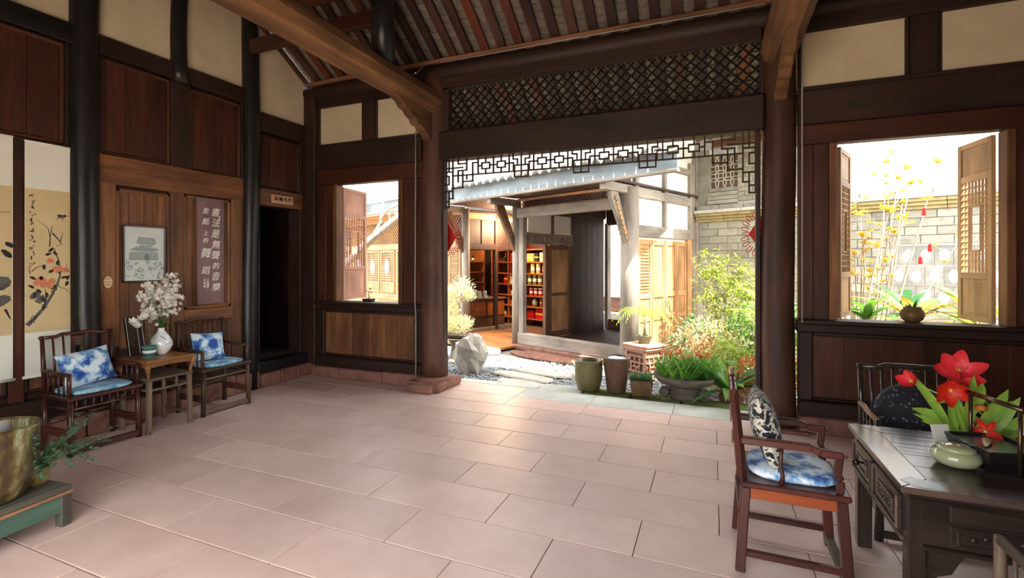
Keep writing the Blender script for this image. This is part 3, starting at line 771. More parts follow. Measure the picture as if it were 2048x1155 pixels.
# ================================================================== LEFT SIDE OF THE HALL
CHX = -5.40
chair('maroon armchair with carved block in its back, below the flower scroll', (CHX, 2.718, 0), 0, W=.57, D=.44, style='spindle', M=F_MAR, nb=6)
chair('brown spindle-back armchair with pale foot rail beside the dark doorway', (CHX, 3.925, 0), 0, W=.58, D=.44, style='footrest', M=F_BRN, nb=8)
for y, lab in ((2.718, 'pale blue patterned seat pad on the chair below the flower scroll'), (3.925, 'pale blue patterned seat pad on the chair near the doorway')):
    tag(pad_mesh(.43, .52, .032).build('seat_pad', PADM, None, smooth=True, loc=(CHX + .015, y, .521)), lab, 'seat pad')
def pillow(name, loc, rot, w, h, t, m, label):
    o = cushion_mesh(w, h, t).build(name, m, None, smooth=True, loc=loc); o.rotation_euler = rot
    return tag(o, label, 'cushion')
pillow('scatter_cushion', (CHX - .06, 2.70, .555 + .165), (math.radians(5), math.radians(-20), math.radians(4)), .44, .33, .13, BLUEW, 'blue and white porcelain print cushion on the chair below the scroll')
pillow('scatter_cushion', (CHX - .07, 3.90, .555 + .165), (math.radians(-4), math.radians(-20), math.radians(-8)), .36, .33, .13, BLUEW, 'blue and white print cushion on the chair near the doorway')

# stool with a low table stacked on it
st = empty('side_stool', (-5.36, 3.262, 0), label='weathered tall stool with open frieze, carrying a low honey table', cat='stool')
MB().box(-.235, .235, -.225, .225, .525, .55).build('top', F_GRY['y'], st, bevel=.006)
for sx in (-1, 1):
    for sy in (-1, 1):
        l = MB().bar((sx * .212, sy * .205, .03), (sx * .207, sy * .198, .525), .042, .042, (1, 0, 0)).build('leg', F_GRY['z'], st, bevel=.005)
        MB().obox((sx * .214, sy * .207, .02), (.05, .05, .04)).build('hoof_foot', F_GRY['z'], l, bevel=.008)
for sx in (-1, 1):
    stick(st, 'frieze_rail', (sx * .21, -.2, .43), (sx * .21, .2, .43), .02, .022, F_GRY['y'])
    for y in (-.065, .065): stick(st, 'frieze_post', (sx * .21, y, .44), (sx * .21, y, .525), .022, .018, F_GRY['z'])
for sy in (-1, 1):
    stick(st, 'frieze_rail', (-.2, sy * .203, .43), (.2, sy * .203, .43), .02, .022, F_GRY['x'])
    stick(st, 'stretcher', (-.2, sy * .205, .12), (.2, sy * .205, .12), .02, .025, F_GRY['x'])
lt = empty('low_table', (-5.37, 3.262, .551), label='low honey brown table with curved legs stacked on the stool', cat='table')
MB().box(-.255, .255, -.24, .24, .155, .18).build('top', F_HNY['y'], lt, bevel=.006)
for s in (-1, 1):
    MB().prism([(-.235, .155), (.235, .155), (.235, .09), (.19, .105), (0, .115), (-.19, .105), (-.235, .09)], lambda u, v: (s * .235 - .009, u, v), (.018, 0, 0)).build('apron', F_HNY['y'], lt, bevel=.003)
    MB().prism([(-.235, .155), (.235, .155), (.235, .09), (.19, .105), (0, .115), (-.19, .105), (-.235, .09)], lambda u, v: (u, s * .222 - .009, v), (0, .018, 0)).build('apron', F_HNY['x'], lt, bevel=.003)
    for s2 in (-1, 1):
        MB().tube([(s * .232, s2 * .217, .155), (s * .24, s2 * .225, .11), (s * .228, s2 * .213, .05), (s * .22, s2 * .205, .02), (s * .228, s2 * .212, .0)], [.022, .026, .017, .014, .019], 8).build('leg', F_HNY['z'], lt, smooth=True)
TZ = .732
# white vase with blossom
VASEM = mat('white_porcelain', rgb(236, 240, 238), rgb(222, 228, 228), scale=3, rough=.12, spec=.6, coat=.5)
vz = empty('bulb_vase', (-5.40, 3.33, TZ), label='white bulbous porcelain vase filled with white blossom', cat='vase')
MB().lathe([(.0, .004), (.045, .0), (.05, .008), (.085, .05), (.105, .10), (.1, .14), (.075, .19), (.045, .23), (.03, .255), (.03, .275), (.034, .28), (.026, .278), (.022, .25)], 28).build('body', VASEM, vz, smooth=True)
for k in range(3): MB().blob((.092 - .012 * k, -.02 - .012 * k, .17 + .015 * k), .006, 6, 4).build('painted_plum_dot', mat('ink_blue', rgb(70, 84, 110)), vz, smooth=True)
MB().tube([(.105, -.02, .11), (.1, .03, .125), (.09, .06, .12)], .0025, 5).build('painted_branch', mat('ink_grey', rgb(110, 116, 120)), vz)
STEMG = mat('stem_green', rgb(96, 120, 60), rgb(70, 92, 44), scale=8, rough=.6)
LEAFG = mat('leaf_green', rgb(104, 150, 60), rgb(60, 104, 40), scale=7, rough=.5, vary=.15, sub=.3)
LEAFD = mat('leaf_deep_green', rgb(64, 104, 62), rgb(36, 70, 44), scale=9, rough=.5, vary=.15, sub=.25)
PETALW = mat('petal_white', rgb(250, 248, 240), rgb(232, 230, 220), scale=5, rough=.7, sub=.35)
def petals(mb, c, nrm, L, W, n=5, cup=.5, R=random):
    c = Vector(c); nrm = Vector(nrm).normalized()
    a = nrm.cross(Vector((.3, .8, .5))).normalized(); b = nrm.cross(a)
    ph = R.random() * 6
    for k in range(n):
        t = ph + 2 * math.pi * k / n
        d = (a * math.cos(t) + b * math.sin(t)) + nrm * cup
        mb.leaf(c, d, nrm, L, W, bend=-.25, seg=2, fold=.3, tipw=.3)
Rv = random.Random(4)
bl = MB(); stm = MB(); lvs = MB()
for k in range(24):
    # blossom cone rising from the vase mouth, leaning with the wall
    t = Rv.random() * 2 * math.pi; sp_ = .02 + .16 * Rv.random() ** .7; hh = .12 + (.58 - sp_ * 1.6) * Rv.random() ** .55
    tip = Vector((.7 * sp_ * math.cos(t) + .02, sp_ * math.sin(t) - .0, .27 + hh))
    stm.tube([(0, 0, .25), tuple(tip * .55 + Vector((0, 0, .10))), tuple(tip)], [.003, .0025, .0015], 4)
    for q in range(11):
        c = tip + Vector(((Rv.random() - .5) * .11, (Rv.random() - .5) * .11, (Rv.random() - .7) * .16))
        petals(bl, c, (Rv.random() + .4, Rv.random() - .5, Rv.random() * .6), .026 + Rv.random() * .012, .017, 5, .5, Rv)
for k in range(14):
    t = Rv.random() * 6.28
    lvs.leaf((.0, .0, .27 + Rv.random() * .06), (math.cos(t) * .8 + .2, math.sin(t), .4 + Rv.random() * .6), (0, 0, 1), .09 + Rv.random() * .06, .028, .3)
lvs.leaf((.03, .06, .27), (.5, .9, .5), (0, 0, 1), .14, .05, .3); lvs.leaf((.03, .05, .30), (.4, .7, .9), (0, 0, 1), .14, .05, .2)
stm.build('stems', STEMG, vz); tag(bl.build('blossom', PETALW, vz), kind='stuff'); lvs.build('leaves', LEAFG, vz)
# teal pot with a lily stem
TEAL = mat('teal_plastic', rgb(92, 138, 128), rgb(72, 116, 108), scale=4, rough=.4)
pt = empty('lily_pot', (-5.32, 3.165, TZ), label='small teal pot with white band holding a leafy lily', cat='potted plant')
MB().lathe([(.0, .008), (.055, .008), (.062, .0), (.07, .006), (.06, .012), (.05, .014)], 20).build('saucer', TEAL, pt, smooth=True)
MB().lathe([(.0, .014), (.046, .014), (.06, .10), (.066, .102), (.066, .118), (.058, .118), (.054, .095)], 20).build('pot', TEAL, pt, smooth=True)
MB().lathe([(.0525, .048), (.0575, .05), (.0615, .074), (.057, .076)], 20).build('white_band', VASEM, pt, smooth=True)
MB().lathe([(.055, .095), (.03, .10), (.0, .1)], 12).build('soil', mat('potting_soil', rgb(150, 140, 122), rgb(90, 80, 66), scale=40, rough=.95), pt)
MB().tube([(0, 0, .09), (.01, .005, .22), (.0, -.01, .36), (.01, -.015, .47)], [.005, .005, .004, .003], 6).build('stem', STEMG, pt)
lv = MB()
for k in range(34):
    z = .12 + .32 * k / 34; t = k * 2.4
    lv.leaf((.006, 0, z), (math.cos(t), math.sin(t), .55), (0, 0, 1), .10 - .05 * k / 34, .015, .45)
lv.build('leaves', LEAFD, pt)
fl_ = MB(); Rl = random.Random(8)
for (x, y, z) in ((.02, -.09, .40), (.03, -.13, .33), (.02, -.15, .36), (.0, -.05, .46), (.04, -.02, .48), (.02, .02, .43), (.05, -.07, .42), (.03, -.17, .38)):
    petals(fl_, (x, y, z), (.6, -.4 + Rl.random() * .6, .5), .055, .026, 6, .6, Rl)
fl_.build('flowers', PETALW, pt)
# abacus leaning on the wall
ab = empty('abacus', (-5.60, 3.215, TZ), label='old dark abacus leaning against the wall beside the vase', cat='abacus', rot=(math.radians(0), math.radians(-9), math.radians(12)))
for y in (-.085, .085): MB().obox((0, y, .20), (.03, .016, .41)).build('frame_bar', F_EBO['z'], ab, bevel=.003)
for z in (.005, .40): MB().obox((0, 0, z), (.03, .17, .016)).build('frame_bar', F_EBO['y'], ab, bevel=.003)
MB().obox((0, .03, .20), (.024, .012, .39)).build('divider', F_EBO['z'], ab, bevel=.003)
BEAD = mat('dark_bead', rgb(58, 40, 34), rgb(30, 22, 20), scale=12, rough=.25)
bead = MB().lathe([(.0, -.007), (.008, -.007), (.0135, 0), (.008, .007), (.0, .007)], 10).mesh('bead', BEAD, True)
for k in range(12):
    z = .03 + k * .031
    rod(ab, 'wire', (0, -.085, z), (0, .085, z), .002, F_BAM['y'], 5)
    for y in (-.07, -.055, -.04, -.012, .002, .05, .065): inst('bead', bead, ab, (0, y, z), (math.pi / 2, 0, 0))

# ---------------------------------------------------------------- things on the left wall
INK = mat('brush_ink', rgb(38, 36, 38), rgb(64, 60, 58), scale=18, rough=.9)
INKG = mat('ink_wash', rgb(112, 112, 104), rgb(76, 78, 74), scale=12, rough=.9)
PEONY = mat('peony_wash', rgb(222, 148, 110), rgb(196, 112, 84), scale=24, rough=.9)
SEAL = mat('seal_red', rgb(206, 96, 60), rough=.8)
SILK = mat('scroll_silk', rgb(238, 240, 226), rgb(226, 230, 216), scale=3, rough=.8)
PAPER = mat('scroll_paper', rgb(220, 202, 156), rgb(204, 184, 138), scale=3, rough=.9, contrast=.4)
def flat(mb, pts, x):
    """flat ink patch on a sheet facing +X: pts (y, z)"""
    n = len(mb.v)
    for y, z in pts: mb.v.append((x, y, z))
    mb.face([n + i for i in range(len(pts))])
def stroke(mb, pts, w, x, w2=None):
    k = len(pts)
    for i in range(k - 1):
        (a, b), (c, d) = pts[i], pts[i + 1]; L = math.hypot(c - a, d - b) or 1e-6
        nx_, nz_ = -(d - b) / L, (c - a) / L
        wa = w + ((w2 if w2 is not None else w) - w) * i / (k - 1); wb_ = w + ((w2 if w2 is not None else w) - w) * (i + 1) / (k - 1)
        flat(mb, [(a - nx_ * wa / 2, b - nz_ * wa / 2), (a + nx_ * wa / 2, b + nz_ * wa / 2), (c + nx_ * wb_ / 2, d + nz_ * wb_ / 2), (c - nx_ * wb_ / 2, d - nz_ * wb_ / 2)], x)
def oval(mb, y, z, a, b, x, rot=0, n=9, jag=0, R=random):
    pts = []
    for k in range(n):
        t = 2 * math.pi * k / n; j = 1 + jag * (R.random() - .5)
        u, v = a * j * math.cos(t), b * j * math.sin(t)
        pts.append((y + u * math.cos(rot) - v * math.sin(rot), z + u * math.sin(rot) + v * math.cos(rot)))
    flat(mb, pts, x)
def scroll(y0, y1, label, zt=2.81, zb=.645, paper=(1.06, 2.38)):
    w = y1 - y0
    s = empty('hanging_scroll', (XL + .045, (y0 + y1) / 2, zb), label=label, cat='scroll')
    MB().box(-.001, .001, -w / 2, w / 2, .02, zt - zb).build('silk_mount', SILK, s)
    MB().box(.001, .002, -w / 2 + .004, w / 2 - .004, paper[0] - zb, paper[1] - zb).build('painting_paper', PAPER, s)
    MB().tube([(0, -w / 2 - .015, .015), (0, w / 2 + .015, .015)], .015, 10).build('bottom_roller', SILK, s, smooth=True)
    MB().tube([(0, -w / 2 - .004, zt - zb), (0, w / 2 + .004, zt - zb)], .007, 8).build('top_rod', SILK, s, smooth=True)
    return s
Rs = random.Random(21)
s1 = scroll(2.372, 2.722, 'hanging scroll painted with orange peonies on a dark branch and a bird')
zb = .645
def PZ(y, z): return (y - 2.547, z - zb)     # wall coordinates -> scroll coordinates
ink, inkg, peo = MB(), MB(), MB()
XI = .003
br_ = [PZ(2.39, 1.13), PZ(2.44, 1.19), PZ(2.50, 1.27), PZ(2.55, 1.36), PZ(2.60, 1.47), PZ(2.63, 1.58), PZ(2.62, 1.72), PZ(2.58, 1.84)]
stroke(inkg, br_, .035, XI, .008)
for k in range(30):
    i = Rs.random() * 4.5; a = br_[int(i)]; b = br_[int(i) + 1]; f = i - int(i)
    oval(ink, a[0] + (b[0] - a[0]) * f + (Rs.random() - .5) * .04, a[1] + (b[1] - a[1]) * f + (Rs.random() - .5) * .04, .007, .005, XI + .0004, Rs.random() * 3)
for pts, w in (([PZ(2.50, 1.27), PZ(2.53, 1.38), PZ(2.515, 1.46)], .012), ([PZ(2.55, 1.95), PZ(2.54, 2.02), PZ(2.50, 2.06), PZ(2.45, 2.10)], .006), ([PZ(2.55, 1.85), PZ(2.555, 1.95), PZ(2.57, 2.05)], .01),
               ([PZ(2.57, 1.98), PZ(2.61, 1.93), PZ(2.64, 1.88)], .014), ([PZ(2.63, 1.90), PZ(2.65, 1.99)], .008), ([PZ(2.60, 1.86), PZ(2.66, 1.88)], .006), ([PZ(2.42, 1.62), PZ(2.46, 1.66), PZ(2.52, 1.68)], .008),
               ([PZ(2.62, 1.47), PZ(2.67, 1.45), PZ(2.71, 1.40)], .006), ([PZ(2.41, 1.60), PZ(2.40, 1.66)], .008), ([PZ(2.66, 1.62), PZ(2.69, 1.70)], .006)):
    stroke(ink, pts, w, XI, w * .4)
for (y, z) in ((2.43, 1.56), (2.47, 1.44), (2.44, 1.40), (2.53, 1.40), (2.51, 1.66), (2.56, 1.62), (2.60, 1.64), (2.61, 1.70), (2.66, 1.56), (2.69, 1.56), (2.68, 1.50), (2.62, 1.62), (2.42, 1.48), (2.58, 1.47), (2.50, 1.36), (2.56, 1.82), (2.54, 1.78), (2.59, 1.79)):
    oval(ink, *PZ(y, z), .026, .013, XI + .0006, Rs.random() * 3, jag=.4, R=Rs)
for (y, z) in ((2.46, 1.50), (2.50, 1.46)):
    oval(inkg, *PZ(y - .02, z - .1), .045, .03, XI + .0003, .6, jag=.4, R=Rs)
for (y, z, a, b) in ((2.47, 1.53, .045, .04), (2.53, 1.48, .05, .04), (2.57, 1.53, .035, .03), (2.62, 1.64, .05, .032), (2.67, 1.63, .04, .03), (2.55, 1.72, .032, .026), (2.50, 1.55, .03, .03)):
    for k in range(5): oval(peo, PZ(y, z)[0] + (Rs.random() - .5) * a, PZ(y, z)[1] + (Rs.random() - .5) * b, a * .6, b * .55, XI + .001 + k * .0002, Rs.random() * 3, jag=.5, R=Rs)
# bird
oval(inkg, *PZ(2.645, 2.14), .03, .016, XI + .001, .2); oval(ink, *PZ(2.625, 2.148), .022, .010, XI + .0014, .1); oval(ink, *PZ(2.665, 2.150), .012, .010, XI + .0016); stroke(ink, [PZ(2.675, 2.148), PZ(2.715, 2.152)], .006, XI + .0016, .002)
stroke(ink, [PZ(2.625, 2.135), PZ(2.60, 2.11)], .01, XI + .001, .004); stroke(ink, [PZ(2.65, 2.13), PZ(2.645, 2.10)], .004, XI + .001)
# running-hand inscription column
zz_ = 2.34
for k in range(13):
    h = .035 if k % 3 else .05
    for q in range(4):
        y = 2.425 + (Rs.random() - .5) * .03; z = zz_ - Rs.random() * h
        stroke(ink, [PZ(y, z), PZ(y + (Rs.random() - .5) * .035, z - Rs.random() * .014), PZ(y + (Rs.random() - .5) * .02, z - .02 * Rs.random() - .005)], .0065, XI + .001, .003)
    zz_ -= h + .012
oval(peo, *PZ(2.425, 1.685), .01, .012, XI + .002, n=4)
[tag(q, kind='stuff') for q in (inkg.build('ink_wash', INKG, s1), ink.build('ink_strokes', INK, s1), peo.build('peonies', PEONY, s1))]
s2 = scroll(1.80, 2.292, 'partly visible hanging scroll with large dark ink lotus leaves', zt=2.825)
def QZ(y, z): return (y - 2.046, z - zb)
ink2 = MB(); wash2 = MB()
for (y, z, a, b, r) in ((2.27, 1.86, .05, .022, -.6), (2.25, 1.78, .05, .022, -.8), (2.12, 1.82, .05, .03, .4), (1.95, 2.0, .06, .04, .2)): oval(ink2, *QZ(y, z), min(a, 2.285 - y + .02), b, XI + .0006, r, jag=.3, R=Rs)
for (y, z, a, b, r) in ((2.20, 1.52, .085, .06, .2), (2.19, 1.36, .09, .05, .5), (2.0, 1.45, .12, .1, .2), (1.9, 1.7, .09, .06, .8)): oval(wash2, *QZ(y, z), a, b, XI, r, jag=.35, R=Rs)
for k in range(9):
    y, z = 2.14 + Rs.random() * .13, 1.40 + Rs.random() * .1
    stroke(ink2, [QZ(y, z), QZ(y + .02, z + .02), QZ(y + .035, z - .005)], .006, XI + .001, .003)
stroke(ink2, [QZ(2.24, 1.29), QZ(2.275, 1.20)], .02, XI + .001, .008); stroke(ink2, [QZ(2.1, 2.14), QZ(2.275, 2.145)], .004, XI)
[tag(q, kind='stuff') for q in (ink2.build('ink_strokes', INK, s2), wash2.build('lotus_leaves', INKG, s2))]

# framed print
pf = empty('framed_print', (XL + .03, 3.376, 1.49), label='black framed grey print of a gate tower with upturned roofs', cat='picture')
for a, b, c, d in ((-.215, -.2, 0, .61), (.2, .215, 0, .61), (-.215, .215, 0, .016), (-.215, .215, .594, .61)): MB().box(0, .03, a, b, c, d).build('frame', F_EBO['z'], pf, bevel=.003)
PRT = mat('print_paper', rgb(216, 226, 222), rgb(196, 206, 202), scale=4, rough=.5)
MB().box(.0, .018, -.2, .2, .016, .594).build('print', PRT, pf)
g1, g2 = MB(), MB(); xx = .019
def GP(u, v): return (-.2 + u * .4, .016 + (1 - v) * .578)
for p in ([(.28, .30), (.34, .18), (.76, .20), (.80, .30), (.72, .33), (.4, .32)], [(.10, .42), (.2, .40), (.28, .36), (.8, .38), (.86, .42), (.7, .46), (.3, .45)], [(.36, .33), (.7, .33), (.7, .37), (.36, .37)], [(.12, .46), (.82, .46), (.86, .62), (.1, .62)]):
    flat(g1, [GP(*q) for q in p], xx)
for k in range(60):
    u, v = Rs.random(), .62 + Rs.random() * .34
    if abs(u - .45 - (v - .62) * .5) < .1: continue
    oval(g1, *GP(u, v), .012 + Rs.random() * .02, .006 + Rs.random() * .006, xx + .0002 * Rs.random(), Rs.random() * 3, 6, .4, Rs)
oval(g2, *GP(.55, .56), .028, .04, xx + .001); stroke(g2, [GP(.5, .62), GP(.62, .8), GP(.72, .95)], .003, xx + .001); stroke(g2, [GP(.6, .62), GP(.8, .75), GP(.98, .88)], .003, xx + .001); stroke(g2, [GP(.34, .19), GP(.75, .2)], .004, xx + .001); stroke(g2, [GP(.2, .41), GP(.85, .42)], .005, xx + .001)
[tag(q, kind='stuff') for q in (g1.build('printed_tower', mat('print_grey', rgb(168, 180, 176), rgb(140, 154, 150), scale=30), pf), g2.build('printed_shade', mat('print_dark', rgb(120, 134, 132)), pf))]

# calligraphy plaque
def text(par, s, loc, size, m, rot, name='lettering', sx=1.0, shear=0.0, bold=0.0):
    cu = bpy.data.curves.new(name, 'FONT'); cu.body = s; cu.size = size; cu.align_x = 'CENTER'; cu.align_y = 'CENTER'; cu.extrude = .0008; cu.offset = bold; cu.shear = shear
    cu.resolution_u = 3
    o = bpy.data.objects.new(name, cu); COL.objects.link(o); cu.materials.append(m)
    o.parent = par; o.location = loc; o.rotation_euler = rot; o.scale = (sx, 1, 1); return o
RX = (math.pi / 2, 0, math.pi / 2)      # readable from +X
plq = empty('calligraphy_plaque', (XL + .03, 4.126, 1.19), label='tall purple brown plaque with white calligraphy beside the doorway post', cat='plaque')
MB().box(0, .035, -.171, .171, 0, 1.305).build('board', wood('plaque_board', rgb(142, 112, 110), rgb(104, 74, 76), 'z', rough=.45, scale=8), plq, bevel=.004)
WHITE = mat('white_paint', rgb(244, 246, 240), rough=.6)
for k, ch in enumerate('書法是無聲的音樂'): text(plq, ch, (.037, .05 + (k % 2) * .006, 1.13 - k * .133), .112 if k != 5 else .09, WHITE, RX, shear=.22, bold=.0005, sx=1.0)
for k, ch in enumerate('是紙上的舞蹈'): text(plq, ch, (.037, -.075, 1.14 - (0, .13, .27, .36, .52, .73)[k]), (.08, .09, .065, .065, .135, .105)[k], WHITE, RX, shear=.22, bold=.0005)
for k in range(4): text(plq, '上山書屋'[k], (.037, -.045, .31 - k * .035), .032, WHITE, RX, bold=.001)
for k in range(3): text(plq, '乙亥印'[k], (.037, -.085, .30 - k * .04), .034, WHITE, RX, bold=.001)
MB().box(.035, .037, .103, .115, 1.05, 1.10).build('seal', WHITE, plq)
# sign over the door
ds = empty('door_sign', (XL + .048, 5.20, 2.545), label='small pale wooden sign with four dark characters above the doorway', cat='sign')
MB().box(0, .03, -.185, .185, 0, .12).build('board', wood('sign_board', rgb(206, 166, 130), rgb(170, 128, 96), 'y', rough=.6), ds, bevel=.004)
for k, ch in enumerate('沐晴书屋'): text(ds, ch, (.0315, -.118 + k * .08, .06), .068, INK, RX, bold=.002)
# oval tag
og = empty('oval_tag', (XL + .032, 3.03, 1.50), label='small pale oval wooden tag on the wall left of the framed print', cat='tag')
MB().lathe([(.0, 0), (.05, 0), (.05, .012), (.046, .016), (.0, .016)], 20, sx=.8, sy=1.25).build('board', mat('tag_wood', rgb(232, 208, 168), rgb(206, 172, 128), scale=14), og).rotation_euler = (math.pi / 2, 0, math.pi / 2)
for k in range(3): MB().box(.016, .018, -.028, .028, -.03 + k * .03, -.024 + k * .03).build('carved_line', F_BAM['y'], og)

# ---------------------------------------------------------------- green bench with glazed jar, front left corner
BG = {a: wood('green_paint', rgb(78, 104, 88), rgb(48, 54, 44), a, rough=.65, bump=.2, vary=.05, c3=rgb(66, 92, 80)) for a in 'xyz'}
BT = {a: wood('bench_top', rgb(104, 102, 92), rgb(58, 54, 46), a, rough=.6, bump=.25, vary=.05) for a in 'xyz'}
gb = empty('plant_bench', (-3.86, 1.83, 0), math.radians(97), label='low worn bench with green apron and carved corner leg under the jar', cat='bench')
# local +X runs along the bench away from its corner (rotated), so use local -X as length toward the camera side
LB, WB = .95, .42
MB().box(-LB, 0, 0, WB, .225, .262).build('top', BT['x'], gb, bevel=.008)
MB().box(-LB, .004, -.004, .02, .205, .225).build('waist_moulding', F_BAM['x'], gb, bevel=.004)
MB().box(-LB + .06, -.05, .008, .026, .095, .205).build('apron', BG['x'], gb, bevel=.004)
MB().box(-.026, -.008, .05, WB - .05, .095, .205).build('apron', BG['y'], gb, bevel=.004)
MB().box(-LB + .06, -.05, WB - .026, WB - .008, .095, .205).build('apron', BG['x'], gb, bevel=.004)
for x in (-LB + .03, -.03):
    for y in (.035, WB - .035):
        l = MB().bar((x, y, 0), (x, y, .225), .06, .06, (1, 0, 0), .066, .066).build('leg', BT['z'], gb, bevel=.006)
        for k in range(5): MB().blob((x + (.034 if x > -.5 else -.034), y, .05 + k * .035), (.006, .02, .012), 6, 4, k).build('carving', F_GRY['z'], l, smooth=True)
GLZ = ramp(mat('mottled_glaze', rgb(120, 110, 70), scale=13, stretch=(1, 1, .3), rough=.3, bump=.5, detail=8, coat=.15), [(0, rgb(24, 20, 14)), (.42, rgb(58, 48, 28)), (.52, rgb(92, 80, 44)), (.6, rgb(120, 116, 76)), (.68, rgb(160, 168, 146)), (1, rgb(84, 84, 60))])
jar = empty('glazed_jar', (-4.02, 1.50, .263), label='large mottled green brown glazed jar on the worn green bench', cat='jar')
MB().lathe([(.0, .0), (.12, .0), (.145, .015), (.19, .09), (.212, .18), (.218, .30), (.216, .40), (.224, .425), (.222, .445), (.205, .45), (.192, .43), (.188, .28), (.15, .06), (.0, .04)], 40, wob=.012, seed=3).build('body', GLZ, jar, smooth=True)
sp = empty('leafy_pot', (-4.055, 1.735, .263), label='small olive glazed pot with trailing small-leaved plant beside the jar', cat='potted plant')
MB().lathe([(.0, .0), (.048, .0), (.062, .03), (.065, .07), (.06, .105), (.064, .11), (.056, .11), (.052, .09), (.0, .085)], 24).build('pot', mat('olive_glaze', rgb(140, 120, 68), rgb(96, 80, 44), scale=16, rough=.3, bump=.4, coat=.4), sp, smooth=True)
tw, tl = MB(), MB(); Rt = random.Random(2)
for k in range(38):
    a = Rt.uniform(-2.8, .9); L_ = Rt.uniform(.14, .34)
    dx, dy = math.cos(a + .9), math.sin(a + .9)
    p0 = Vector((0, 0, .09)); p1 = p0 + Vector((dx * L_ * .5, dy * L_ * .5, .08 + Rt.random() * .12)); p2 = p0 + Vector((dx * L_, dy * L_, .04 + Rt.random() * .22))
    tw.tube([p0, p1, p2], [.003, .0022, .0012], 4)
    for q in range(24):
        f = .25 + .75 * q / 16; c = p0.lerp(p1, f * 2) if f < .5 else p1.lerp(p2, f * 2 - 1)
        t = Rt.random() * 6.28
        tl.leaf(c, (math.cos(t), math.sin(t), .5), (0, 0, 1), .03, .02, .2, 2)
tw.build('twigs', STEMG, sp); tag(tl.build('leaves', mat('grey_green_leaf', rgb(96, 142, 108), rgb(56, 98, 72), scale=20, rough=.5, sub=.2), sp), kind='stuff')
# rounded dark foot at the picture edge (second low stand)
lf = empty('floor_stand', (-4.18, 1.38, 0), label='dark rounded foot of another low stand at the picture edge', cat='stand')
MB().tube([(0, .12, .02), (0, .15, .05), (0, .14, .09), (0, .05, .10), (0, -.2, .10)], [.028, .028, .024, .022, .022], 10).build('foot', F_EBO['y'], lf, smooth=True)
# ================================================================== RIGHT SIDE OF THE HALL
chair('maroon armchair with orange side rail drawn up to the writing table', (.395, 3.20, 0), 0, W=.47, D=.50, sz=.5, az=.72, bz=1.02, style='carved', M=F_MAR)
chair('dark spindle-back armchair with bamboo tan arms behind the writing table', (1.225, 3.81, 0), -math.pi / 2, W=.58, D=.42, sz=.5, az=.72, bz=1.0, style='spindle', M=F_EBO, nb=8, Marm=F_BAM)
F_OLD = {a: wood('old_grey_brown', rgb(112, 94, 78), rgb(62, 50, 42), a, rough=.6, vary=.08) for a in 'xyz'}
chair('weathered spindle armchair cut off by the lower picture corner', (1.20, 1.98, 0), math.pi / 2, W=.58, D=.50, sz=.5, az=.74, bz=1.03, style='spindle', M=F_OLD, nb=7)
tag(pad_mesh(.44, .40, .045).build('seat_pad', BLUEW, None, smooth=True, loc=(.41, 3.20, .501)), 'blue and white floral seat pad on the chair drawn up to the table', 'seat pad')
pillow('scatter_cushion', (.285, 3.20, .545 + .20), (0, math.radians(-14), 0), .36, .42, .15, BWP, 'black and cream scroll print cushion against the chair back by the table')
rc = MB().blob((0, 0, 0), (.21, .085, .20), 28, 18, amp=0).build('round_cushion', BLACKP, None, smooth=True, loc=(1.20, 3.92, .705)); rc.rotation_euler = (math.radians(-12), 0, 0)
tag(rc, 'round black floral cushion on the chair behind the table', 'cushion')

# writing table
TX0, TX1, TY0, TY1, TTZ = .775, 2.05, 2.645, 3.57, .71
wt = empty('writing_table', ((TX0 + TX1) / 2, (TY0 + TY1) / 2, 0), label='dark carved square writing table with drawers and bluish sheen top', cat='table')
cx, cy = (TX0 + TX1) / 2, (TY0 + TY1) / 2; hx, hy = (TX1 - TX0) / 2, (TY1 - TY0) / 2
FT = {a: wood('table_top_sheen', rgb(88, 72, 64), rgb(52, 42, 40), a, rough=.24, bump=.12, vary=.12, coat=.35) for a in 'xy'}
fr = .13
MB().prism([(-hx, -hy), (-hx, hy), (-hx + fr, hy - fr), (-hx + fr, -hy + fr)], lambda u, v: (u, v, TTZ - .03), (0, 0, .03)).build('top_frame', FT['y'], wt, bevel=.003)
MB().prism([(hx, -hy), (hx, hy), (hx - fr, hy - fr), (hx - fr, -hy + fr)], lambda u, v: (u, v, TTZ - .03), (0, 0, .03)).build('top_frame', FT['y'], wt, bevel=.003)
MB().prism([(-hx, hy), (hx, hy), (hx - fr, hy - fr), (-hx + fr, hy - fr)], lambda u, v: (u, v, TTZ - .03), (0, 0, .03)).build('top_frame', FT['x'], wt, bevel=.003)
MB().prism([(-hx, -hy), (hx, -hy), (hx - fr, -hy + fr), (-hx + fr, -hy + fr)], lambda u, v: (u, v, TTZ - .03), (0, 0, .03)).build('top_frame', FT['x'], wt, bevel=.003)
ny = 4
for k in range(ny):
    a = -hy + fr + (2 * hy - 2 * fr) * k / ny; b = -hy + fr + (2 * hy - 2 * fr) * (k + 1) / ny
    MB().box(-hx + fr + .001, hx - fr - .001, a + .001, b - .001, TTZ - .028, TTZ - .0015).build('top_board', FT['x'], wt, bevel=.002)
ix, iy = hx - .035, hy - .035
MB().box(-ix - .012, ix + .012, -iy - .012, iy + .012, .655, .681).build('waist', F_EBO['x'], wt, bevel=.008)
for sx in (-1, 1):
    for sy in (-1, 1):
        l = MB().box(sx * ix - .036, sx * ix + .036, sy * iy - .036, sy * iy + .036, 0, .66).build('leg', F_EBO['z'], wt, bevel=.008)
        l.location = (-sx * .03, -sy * .03, 0)
